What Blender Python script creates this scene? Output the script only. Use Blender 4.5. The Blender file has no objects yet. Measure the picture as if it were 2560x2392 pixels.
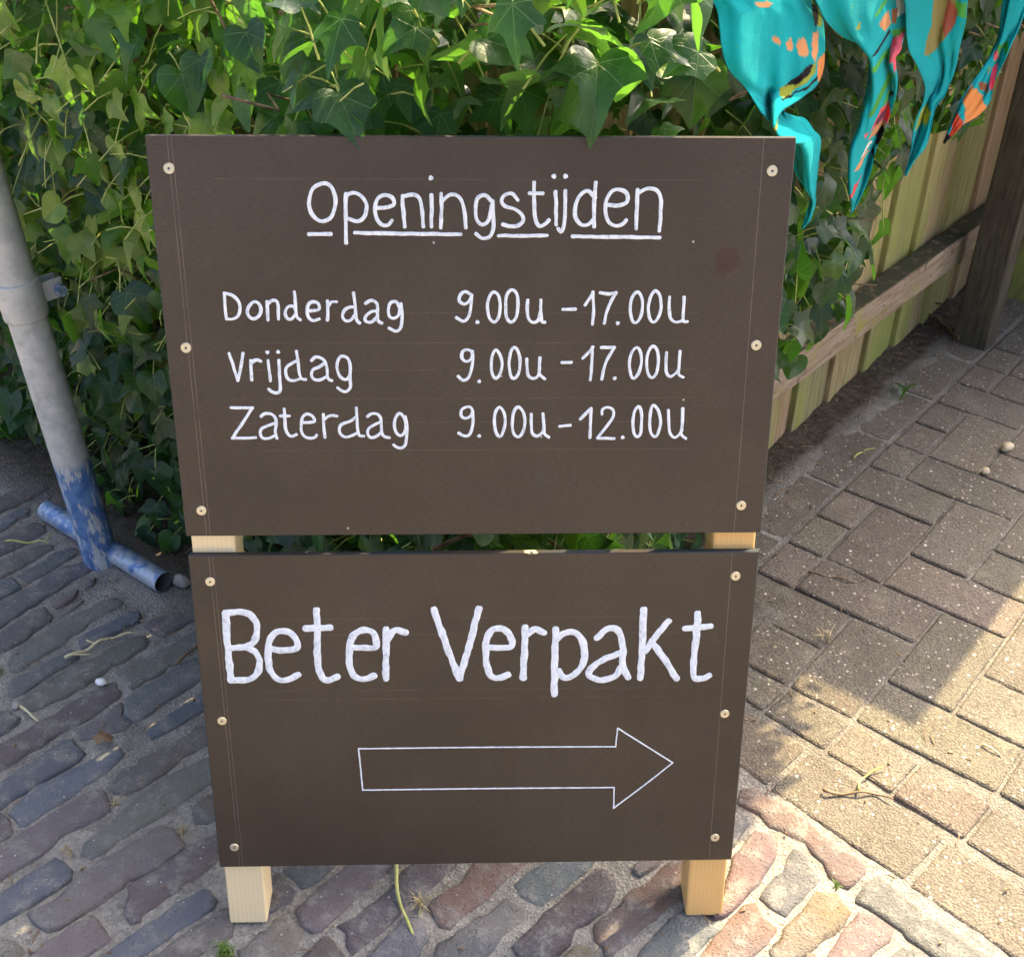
import bpy, bmesh, math, random
import numpy as np
from mathutils import Vector, Matrix, noise as mnoise

# ------------------------------------------------------------------ camera, sky, sun, exposure
scene = bpy.context.scene
COL = scene.collection
CAM = np.array((0.0016, -0.8791, 1.2487))
RW = np.array(((0.99954658, -0.02743309, 0.01241248), (-0.00515867, -0.56215494, -0.82701585), (0.02966533, 0.82657683, -0.56204156)))
FPX = 2971.7                                    # focal length for a 2560 pixel wide picture
cd = bpy.data.cameras.new('camera'); cam = bpy.data.objects.new('camera', cd); COL.objects.link(cam)
m = Matrix.Identity(4)
for r in range(3):
    m[r][0] = RW[0][r]; m[r][1] = -RW[1][r]; m[r][2] = -RW[2][r]; m[r][3] = CAM[r]
cam.matrix_world = m
cd.sensor_width = 36; cd.lens = 36 * FPX / 2560; cd.clip_start = 0.02; cd.clip_end = 500
scene.camera = cam
UD = np.array((0.7531, -0.6579, 0.0)); VD = np.array((0.6579, 0.7531, 0.0))   # across the path / along the fence
EL = math.radians(50); SUN = Vector((0.655 * math.cos(EL), 0.756 * math.cos(EL), math.sin(EL))).normalized()
w = bpy.data.worlds.new('World'); scene.world = w; w.use_nodes = True
nt = w.node_tree; bg = nt.nodes['Background']; sky = nt.nodes.new('ShaderNodeTexSky')
sky.sky_type = 'NISHITA'; sky.sun_disc = False; sky.sun_elevation = EL; sky.sun_rotation = math.atan2(SUN.x, SUN.y)
sky.dust_density = 6.0; sky.air_density = 0.5; sky.ozone_density = 0.0
nt.links.new(sky.outputs['Color'], bg.inputs['Color']); bg.inputs['Strength'].default_value = 0.15
sl = bpy.data.lights.new('sun', 'SUN'); so = bpy.data.objects.new('sun', sl); COL.objects.link(so)
sl.energy = 3.2; sl.angle = math.radians(0.42); sl.color = (1.0, 0.79, 0.46)
so.rotation_euler = (-SUN).to_track_quat('-Z', 'Y').to_euler()
so.location = (2, 2, 4)
vs = scene.view_settings; vs.view_transform = 'Standard'; vs.look = 'None'; vs.gamma = 1; vs.use_curve_mapping = False
vs.exposure = 2.3
cy = scene.cycles; cy.max_bounces = 4; cy.diffuse_bounces = 3; cy.glossy_bounces = 1; cy.transmission_bounces = 2; cy.use_adaptive_sampling = True; cy.adaptive_threshold = 0.02; cy.caustics_reflective = False; cy.caustics_refractive = False
random.seed(7); RNG = np.random.default_rng(7)

def uvz(u, v, z=0.0):
    p = UD * u + VD * v; return Vector((p[0], p[1], z))
def project(p):
    q = RW @ (np.array(p) - CAM); return 1280 + FPX * q[0] / q[2], 1196 + FPX * q[1] / q[2], q[2]

# ------------------------------------------------------------------ helpers
def tag(o, label=None, cat=None, group=None, kind=None):
    if label: o['label'] = label
    if cat: o['category'] = cat
    if group: o['group'] = group
    if kind: o['kind'] = kind
    return o
def empty(name, loc=(0, 0, 0), rot=(0, 0, 0)):
    o = bpy.data.objects.new(name, None); COL.objects.link(o); o.location = loc; o.rotation_euler = rot
    o.empty_display_size = 0.05; return o
def link(name, me, parent=None):
    o = bpy.data.objects.new(name, me); COL.objects.link(o)
    if parent is not None: o.parent = parent
    return o
def mesh(name, verts, faces, mats=(), smooth=False):
    me = bpy.data.meshes.new(name); me.from_pydata([tuple(v) for v in verts], [], faces)
    for mt in mats: me.materials.append(mt)
    if smooth: me.polygons.foreach_set('use_smooth', [True] * len(me.polygons))
    me.update(); return me
def obj(name, verts, faces, mat, parent=None, smooth=False):
    return link(name, mesh(name, verts, faces, [mat], smooth), parent)
def from_bm(name, bm, mats, parent=None, smooth=False):
    me = bpy.data.meshes.new(name); bm.to_mesh(me); bm.free()
    for mt in (mats if isinstance(mats, (list, tuple)) else [mats]): me.materials.append(mt)
    if smooth: me.polygons.foreach_set('use_smooth', [True] * len(me.polygons))
    return link(name, me, parent)
def bevel_bm(bm, w, seg=2):
    bmesh.ops.bevel(bm, geom=list(bm.edges), offset=w, segments=seg, profile=0.5, affect='EDGES')
def box_bm(x0, x1, y0, y1, z0, z1, bev=0, seg=2):
    bm = bmesh.new(); bmesh.ops.create_cube(bm, size=1)
    for v in bm.verts: v.co = Vector((x0 + (x1 - x0) * (v.co.x + .5), y0 + (y1 - y0) * (v.co.y + .5), z0 + (z1 - z0) * (v.co.z + .5)))
    if bev: bevel_bm(bm, bev, seg)
    return bm
def catmull(P, step):
    P = [np.array(p, float) for p in P]
    if len(P) < 3:
        n = max(2, int(np.linalg.norm(P[-1] - P[0]) / step) + 1); return [P[0] + (P[-1] - P[0]) * i / (n - 1) for i in range(n)]
    closed = np.linalg.norm(P[0] - P[-1]) < 1e-9
    Q = [P[-2] if closed else 2 * P[0] - P[1]] + P + [P[1] if closed else 2 * P[-1] - P[-2]]
    out = []
    for i in range(1, len(Q) - 2):
        a, b, c, d = Q[i - 1:i + 3]; n = max(2, int(np.linalg.norm(c - b) / step))
        for k in range(n):
            t = k / n; out.append(.5 * (2 * b + (c - a) * t + (2 * a - 5 * b + 4 * c - d) * t * t + (3 * b - a - 3 * c + d) * t ** 3))
    out.append(P[-1]); return out
def tube(V, F, pts, radii, n=6, cap=True):
    pts = [Vector(p) for p in pts]; base = len(V); prev = None
    for i, p in enumerate(pts):
        t = (pts[min(i + 1, len(pts) - 1)] - pts[max(i - 1, 0)]).normalized()
        a = t.orthogonal().normalized() if prev is None else (prev - t * prev.dot(t)).normalized()
        prev = a; b = t.cross(a); r = radii[i] if isinstance(radii, (list, tuple)) else radii
        for k in range(n):
            th = 2 * math.pi * k / n; V.append(p + (a * math.cos(th) + b * math.sin(th)) * r)
    for i in range(len(pts) - 1):
        for k in range(n):
            F.append((base + i * n + k, base + i * n + (k + 1) % n, base + (i + 1) * n + (k + 1) % n, base + (i + 1) * n + k))
    if cap:
        F.append(tuple(base + k for k in range(n - 1, -1, -1))); F.append(tuple(base + (len(pts) - 1) * n + k for k in range(n)))

# ------------------------------------------------------------------ material kit
class NT:
    def __init__(s, name, rough=.6, spec=.4):
        s.m = bpy.data.materials.new(name); s.m.use_nodes = True; s.t = s.m.node_tree; s.b = s.t.nodes['Principled BSDF']
        s.b.inputs['Roughness'].default_value = rough; s.b.inputs['Specular IOR Level'].default_value = spec
    def n(s, typ, **kw):
        x = s.t.nodes.new('ShaderNode' + typ)
        for k, v in kw.items(): setattr(x, k, v)
        return x
    def l(s, a, b): s.t.links.new(a, b)
    def put(s, sock, v):
        if hasattr(v, 'is_output') or isinstance(v, bpy.types.NodeSocket): s.l(v, sock)
        elif isinstance(v, tuple) and len(v) == 3 and sock.type == 'RGBA': sock.default_value = (*v, 1)
        else: sock.default_value = v
    def math(s, op, a, b=None, c=None, clamp=False):
        x = s.n('Math', operation=op, use_clamp=clamp); s.put(x.inputs[0], a)
        if b is not None: s.put(x.inputs[1], b)
        if c is not None: s.put(x.inputs[2], c)
        return x.outputs[0]
    def pos(s): return s.n('NewGeometry').outputs['Position']
    def objco(s): return s.n('TexCoord').outputs['Object']
    def scale(s, v, sc):
        x = s.n('Mapping'); s.l(v, x.inputs['Vector']); x.inputs['Scale'].default_value = sc; return x.outputs[0]
    def noise(s, v, sc, det=3, rough=.55, dist=0):
        x = s.n('TexNoise'); s.l(v, x.inputs['Vector']); x.inputs['Scale'].default_value = sc; x.inputs['Detail'].default_value = det
        x.inputs['Roughness'].default_value = rough; x.inputs['Distortion'].default_value = dist; return x.outputs['Fac']
    def vor(s, v, sc, feature='F1', rnd=1.0):
        x = s.n('TexVoronoi', feature=feature); s.l(v, x.inputs['Vector']); x.inputs['Scale'].default_value = sc; x.inputs['Randomness'].default_value = rnd; return x
    def ramp(s, f, stops, interp='LINEAR'):
        x = s.n('ValToRGB'); s.l(f, x.inputs['Fac']); cr = x.color_ramp; cr.interpolation = interp
        while len(cr.elements) < len(stops): cr.elements.new(.5)
        for e, (p, c) in zip(cr.elements, stops):
            e.position = p; e.color = (*c, 1) if isinstance(c, tuple) else (c, c, c, 1)
        return x.outputs['Color']
    def step(s, f, lo, hi):
        x = s.n('MapRange', interpolation_type='SMOOTHSTEP'); s.put(x.inputs['Value'], f); x.inputs['From Min'].default_value = lo; x.inputs['From Max'].default_value = hi; return x.outputs['Result']
    def mix(s, f, a, b, mode='MIX'):
        x = s.n('Mix', data_type='RGBA', blend_type=mode); s.put(x.inputs[0], f); s.put(x.inputs[6], a); s.put(x.inputs[7], b); return x.outputs[2]
    def bump(s, h, strength=.5, dist=.002, normal=None):
        x = s.n('Bump'); s.l(h, x.inputs['Height']); x.inputs['Strength'].default_value = strength; x.inputs['Distance'].default_value = dist
        if normal is not None: s.l(normal, x.inputs['Normal'])
        s.l(x.outputs[0], s.b.inputs['Normal']); return x.outputs[0]
    def color(s, v): s.put(s.b.inputs['Base Color'], v)
    def rough(s, v): s.put(s.b.inputs['Roughness'], v)
    def ocolor(s): return s.n('ObjectInfo').outputs['Color']
    def sep(s, v):
        x = s.n('SeparateXYZ'); s.l(v, x.inputs[0]); return x.outputs

# ------------------------------------------------------------------ measured outlines (millimetres on the ground, tenths on the boards)
BRICKS=[["p",[[-901,867],[-863,914],[-799,955],[-781,935],[-805,900],[-847,863],[-886,825]]],["p",[[-798,897],[-784,923],[-767,906],[-774,881]]],["s",[[-878,801],[-840,842],[-811,879],[-797,875],[-794,848],[-828,806],[-865,763]]],["p",[[-859,747],[-822,789],[-779,832],[-750,823],[-746,800],[-775,762],[-805,735],[-841,694]]],["o",[[-838,684],[-801,724],[-747,765],[-724,765],[-719,753],[-754,711],[-785,672],[-820,634]]],["s",[[-762,680],[-713,745],[-690,759],[-677,747],[-680,733],[-735,659]]],["s",[[-823,642],[-785,672],[-764,675],[-745,651],[-745,646],[-767,618],[-804,587]]],["s",[[-804,587],[-765,613],[-692,703],[-658,719],[-642,703],[-642,692],[-691,633],[-724,583],[-746,552],[-781,520]]],["p",[[-644,658],[-630,676],[-628,658],[-639,642]]],["p",[[-680,605],[-648,642],[-649,622],[-670,595]]],["o",[[-668,587],[-633,617],[-644,592],[-659,577]]],["g",[[-777,508],[-741,538],[-698,602],[-689,600],[-671,575],[-673,565],[-703,517],[-726,492],[-760,459]]],["o",[[-709,471],[-711,498],[-661,560],[-606,616],[-581,631],[-565,613],[-573,598],[-608,559],[-626,523],[-660,488],[-683,456],[-698,451]]],["b",[[-616,520],[-613,528],[-549,586],[-535,580],[-533,564],[-552,545],[-599,499],[-606,499]]],["p",[[-524,554],[-517,566],[-456,582],[-439,587],[-436,567],[-452,560],[-487,527],[-497,528]]],["s",[[-695,413],[-693,432],[-655,470],[-623,500],[-608,497],[-605,484],[-665,403],[-678,394],[-686,399]]],["o",[[-666,392],[-641,433],[-578,486],[-530,529],[-516,529],[-501,513],[-506,498],[-548,459],[-598,397],[-640,364],[-649,369]]],["s",[[-712,350],[-685,367],[-672,369],[-655,355],[-656,344],[-671,323],[-694,298]]],["p",[[-690,285],[-666,308],[-630,344],[-581,397],[-546,432],[-535,429],[-519,408],[-521,396],[-560,347],[-588,324],[-620,288],[-646,260],[-672,235]]],["o",[[-543,446],[-521,468],[-474,510],[-442,539],[-414,560],[-406,512],[-434,497],[-453,465],[-509,410],[-524,425]]],["s",[[-513,392],[-505,405],[-456,457],[-427,482],[-404,502],[-394,447],[-414,428],[-452,386],[-477,353],[-491,346],[-508,358],[-511,378]]],["g",[[-569,330],[-558,347],[-520,387],[-513,380],[-511,358],[-494,346],[-500,329],[-555,312]]],["b",[[-466,328],[-463,337],[-408,399],[-389,418],[-380,371],[-398,363],[-438,324],[-458,311]]],["b",[[-666,215],[-643,236],[-580,313],[-567,311],[-541,287],[-546,277],[-590,233],[-616,208],[-629,193],[-650,170]]],["b",[[-616,182],[-609,201],[-596,229],[-558,257],[-499,301],[-489,284],[-499,264],[-516,238],[-542,207],[-565,183],[-588,160],[-596,161]]],["w",[[-492,222],[-493,243],[-485,255],[-430,300],[-392,340],[-378,356],[-368,301],[-380,293],[-416,262],[-448,225],[-469,212],[-486,210]]],["o",[[-504,114],[-506,131],[-463,198],[-415,250],[-371,277],[-348,292],[-338,237],[-361,225],[-406,186],[-412,176],[-437,156],[-488,107],[-495,104]]],["p",[[-652,173],[-626,184],[-614,176],[-601,153],[-602,145],[-634,119]]],["p",[[-633,115],[-608,129],[-586,153],[-534,202],[-511,219],[-499,217],[-486,199],[-484,187],[-513,159],[-536,144],[-545,124],[-592,79],[-614,59]]],["b",[[-608,42],[-586,62],[-532,110],[-522,106],[-508,90],[-507,76],[-541,43],[-571,15],[-593,-3]]],["g",[[-543,30],[-519,44],[-500,79],[-473,107],[-411,161],[-395,155],[-377,130],[-379,120],[-402,91],[-436,75],[-437,66],[-462,43],[-500,6],[-513,5],[-532,16]]],["w",[[-380,183],[-373,199],[-357,211],[-343,216],[-334,169],[-354,160],[-367,164]]],["p",[[-433,39],[-433,66],[-394,105],[-344,148],[-325,161],[-317,111],[-329,97],[-379,50],[-403,25],[-405,16],[-416,13],[-428,27]]],["p",[[-529,-35],[-520,-19],[-466,25],[-458,20],[-437,-6],[-441,-14],[-461,-33],[-493,-63],[-519,-65]]],["w",[[-590,-9],[-565,-5],[-546,-7],[-528,-23],[-535,-35],[-575,-55]]],["b",[[-445,-34],[-426,-14],[-369,41],[-339,61],[-331,61],[-317,44],[-321,32],[-356,3],[-389,-30],[-416,-55],[-436,-49]]],["p",[[-389,-38],[-351,-3],[-311,32],[-298,40],[-291,-4],[-305,-15],[-327,-30],[-350,-51],[-375,-59]]],["d",[[-262,76],[-252,84],[-240,75],[-223,56],[-229,40],[-248,27],[-263,18],[-277,30]]],["s",[[-245,87],[-226,99],[-185,123],[-166,114],[-179,94],[-205,63],[-218,57],[-229,71]]],["p",[[-221,29],[-188,69],[-162,94],[-121,126],[-100,113],[-107,87],[-145,48],[-163,26],[-180,10],[-187,-1],[-201,-5],[-212,8]]],["w",[[-284,-28],[-264,-7],[-243,18],[-235,18],[-221,3],[-207,-8],[-214,-28],[-228,-41],[-255,-63],[-279,-59]]],["d",[[-169,7],[-148,22],[-118,50],[-92,87],[-62,113],[-42,123],[-20,112],[-28,88],[-54,62],[-76,41],[-104,8],[-136,-27],[-148,-34],[-155,-22],[-162,-5]]],["d",[[-207,-33],[-185,-5],[-175,-9],[-157,-34],[-153,-44],[-179,-64],[-207,-57]]],["s",[[-137,-40],[-106,-10],[-88,17],[-66,17],[-60,-13],[-67,-29],[-73,-42],[-103,-62],[-131,-57]]],["r",[[-62,32],[-57,43],[-20,67],[-11,87],[14,118],[57,123],[73,102],[40,70],[13,44],[-19,16],[-33,-1],[-46,2]]],["g",[[-48,-18],[-16,5],[32,41],[40,41],[58,24],[57,11],[29,-16],[7,-43],[-16,-61],[-46,-77],[-56,-50]]],["s",[[45,60],[60,80],[101,104],[145,121],[163,109],[144,88],[98,44],[77,25],[68,27],[52,43]]],["d",[[40,-27],[60,-8],[82,19],[108,42],[131,63],[147,82],[160,80],[172,66],[172,44],[155,24],[133,6],[117,-3],[110,-25],[91,-39],[61,-52],[49,-41]]],["r",[[134,-18],[140,2],[161,22],[180,42],[214,65],[242,89],[272,107],[310,127],[323,106],[302,82],[255,41],[215,8],[190,-12],[169,-33],[155,-46],[149,-40],[147,-29]]],["w",[[194,78],[200,90],[220,99],[236,93],[225,83],[204,69]]],["y",[[96,-44],[109,-30],[119,-26],[134,-32],[146,-47],[135,-64],[101,-66],[89,-56]]],["s",[[185,-46],[205,-19],[240,17],[257,29],[268,27],[291,-8],[277,-21],[249,-47],[231,-64],[184,-65]]],["b",[[26,-43],[32,-37],[38,-42],[35,-51],[27,-51]]],["r",[[258,-48],[291,-7],[329,28],[342,30],[349,9],[361,-9],[345,-28],[318,-49],[289,-73],[250,-71]]],["k",[[288,17],[307,49],[327,100],[361,138],[379,132],[390,114],[378,89],[341,46],[300,8],[288,6]]],["h",[[316,113],[336,154],[353,162],[357,151],[331,115],[319,105]]],["k",[[349,186],[357,208],[380,211],[388,197],[421,171],[444,142],[473,105],[493,87],[491,68],[462,47],[455,51],[444,66],[440,88],[421,116],[406,124],[381,145],[372,164],[355,175]]],["h",[[347,35],[407,109],[415,106],[436,74],[431,61],[382,13],[373,8],[356,23]]],["y",[[346,-37],[369,-9],[405,27],[420,43],[443,38],[457,14],[443,-8],[416,-25],[388,-44],[357,-62],[344,-56]]],["k",[[409,-50],[426,-30],[466,16],[483,7],[501,-11],[493,-27],[473,-41],[444,-64],[413,-68]]],["h",[[468,37],[485,56],[506,67],[520,50],[541,22],[571,-15],[601,-50],[618,-76],[594,-92],[559,-83],[541,-53],[515,-25],[512,-14],[488,11],[475,21],[467,28]]],["y",[[381,-50],[389,-42],[400,-44],[401,-53],[384,-63]]],["h",[[485,-52],[506,-36],[524,-38],[535,-53],[518,-70],[484,-69]]]]
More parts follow.
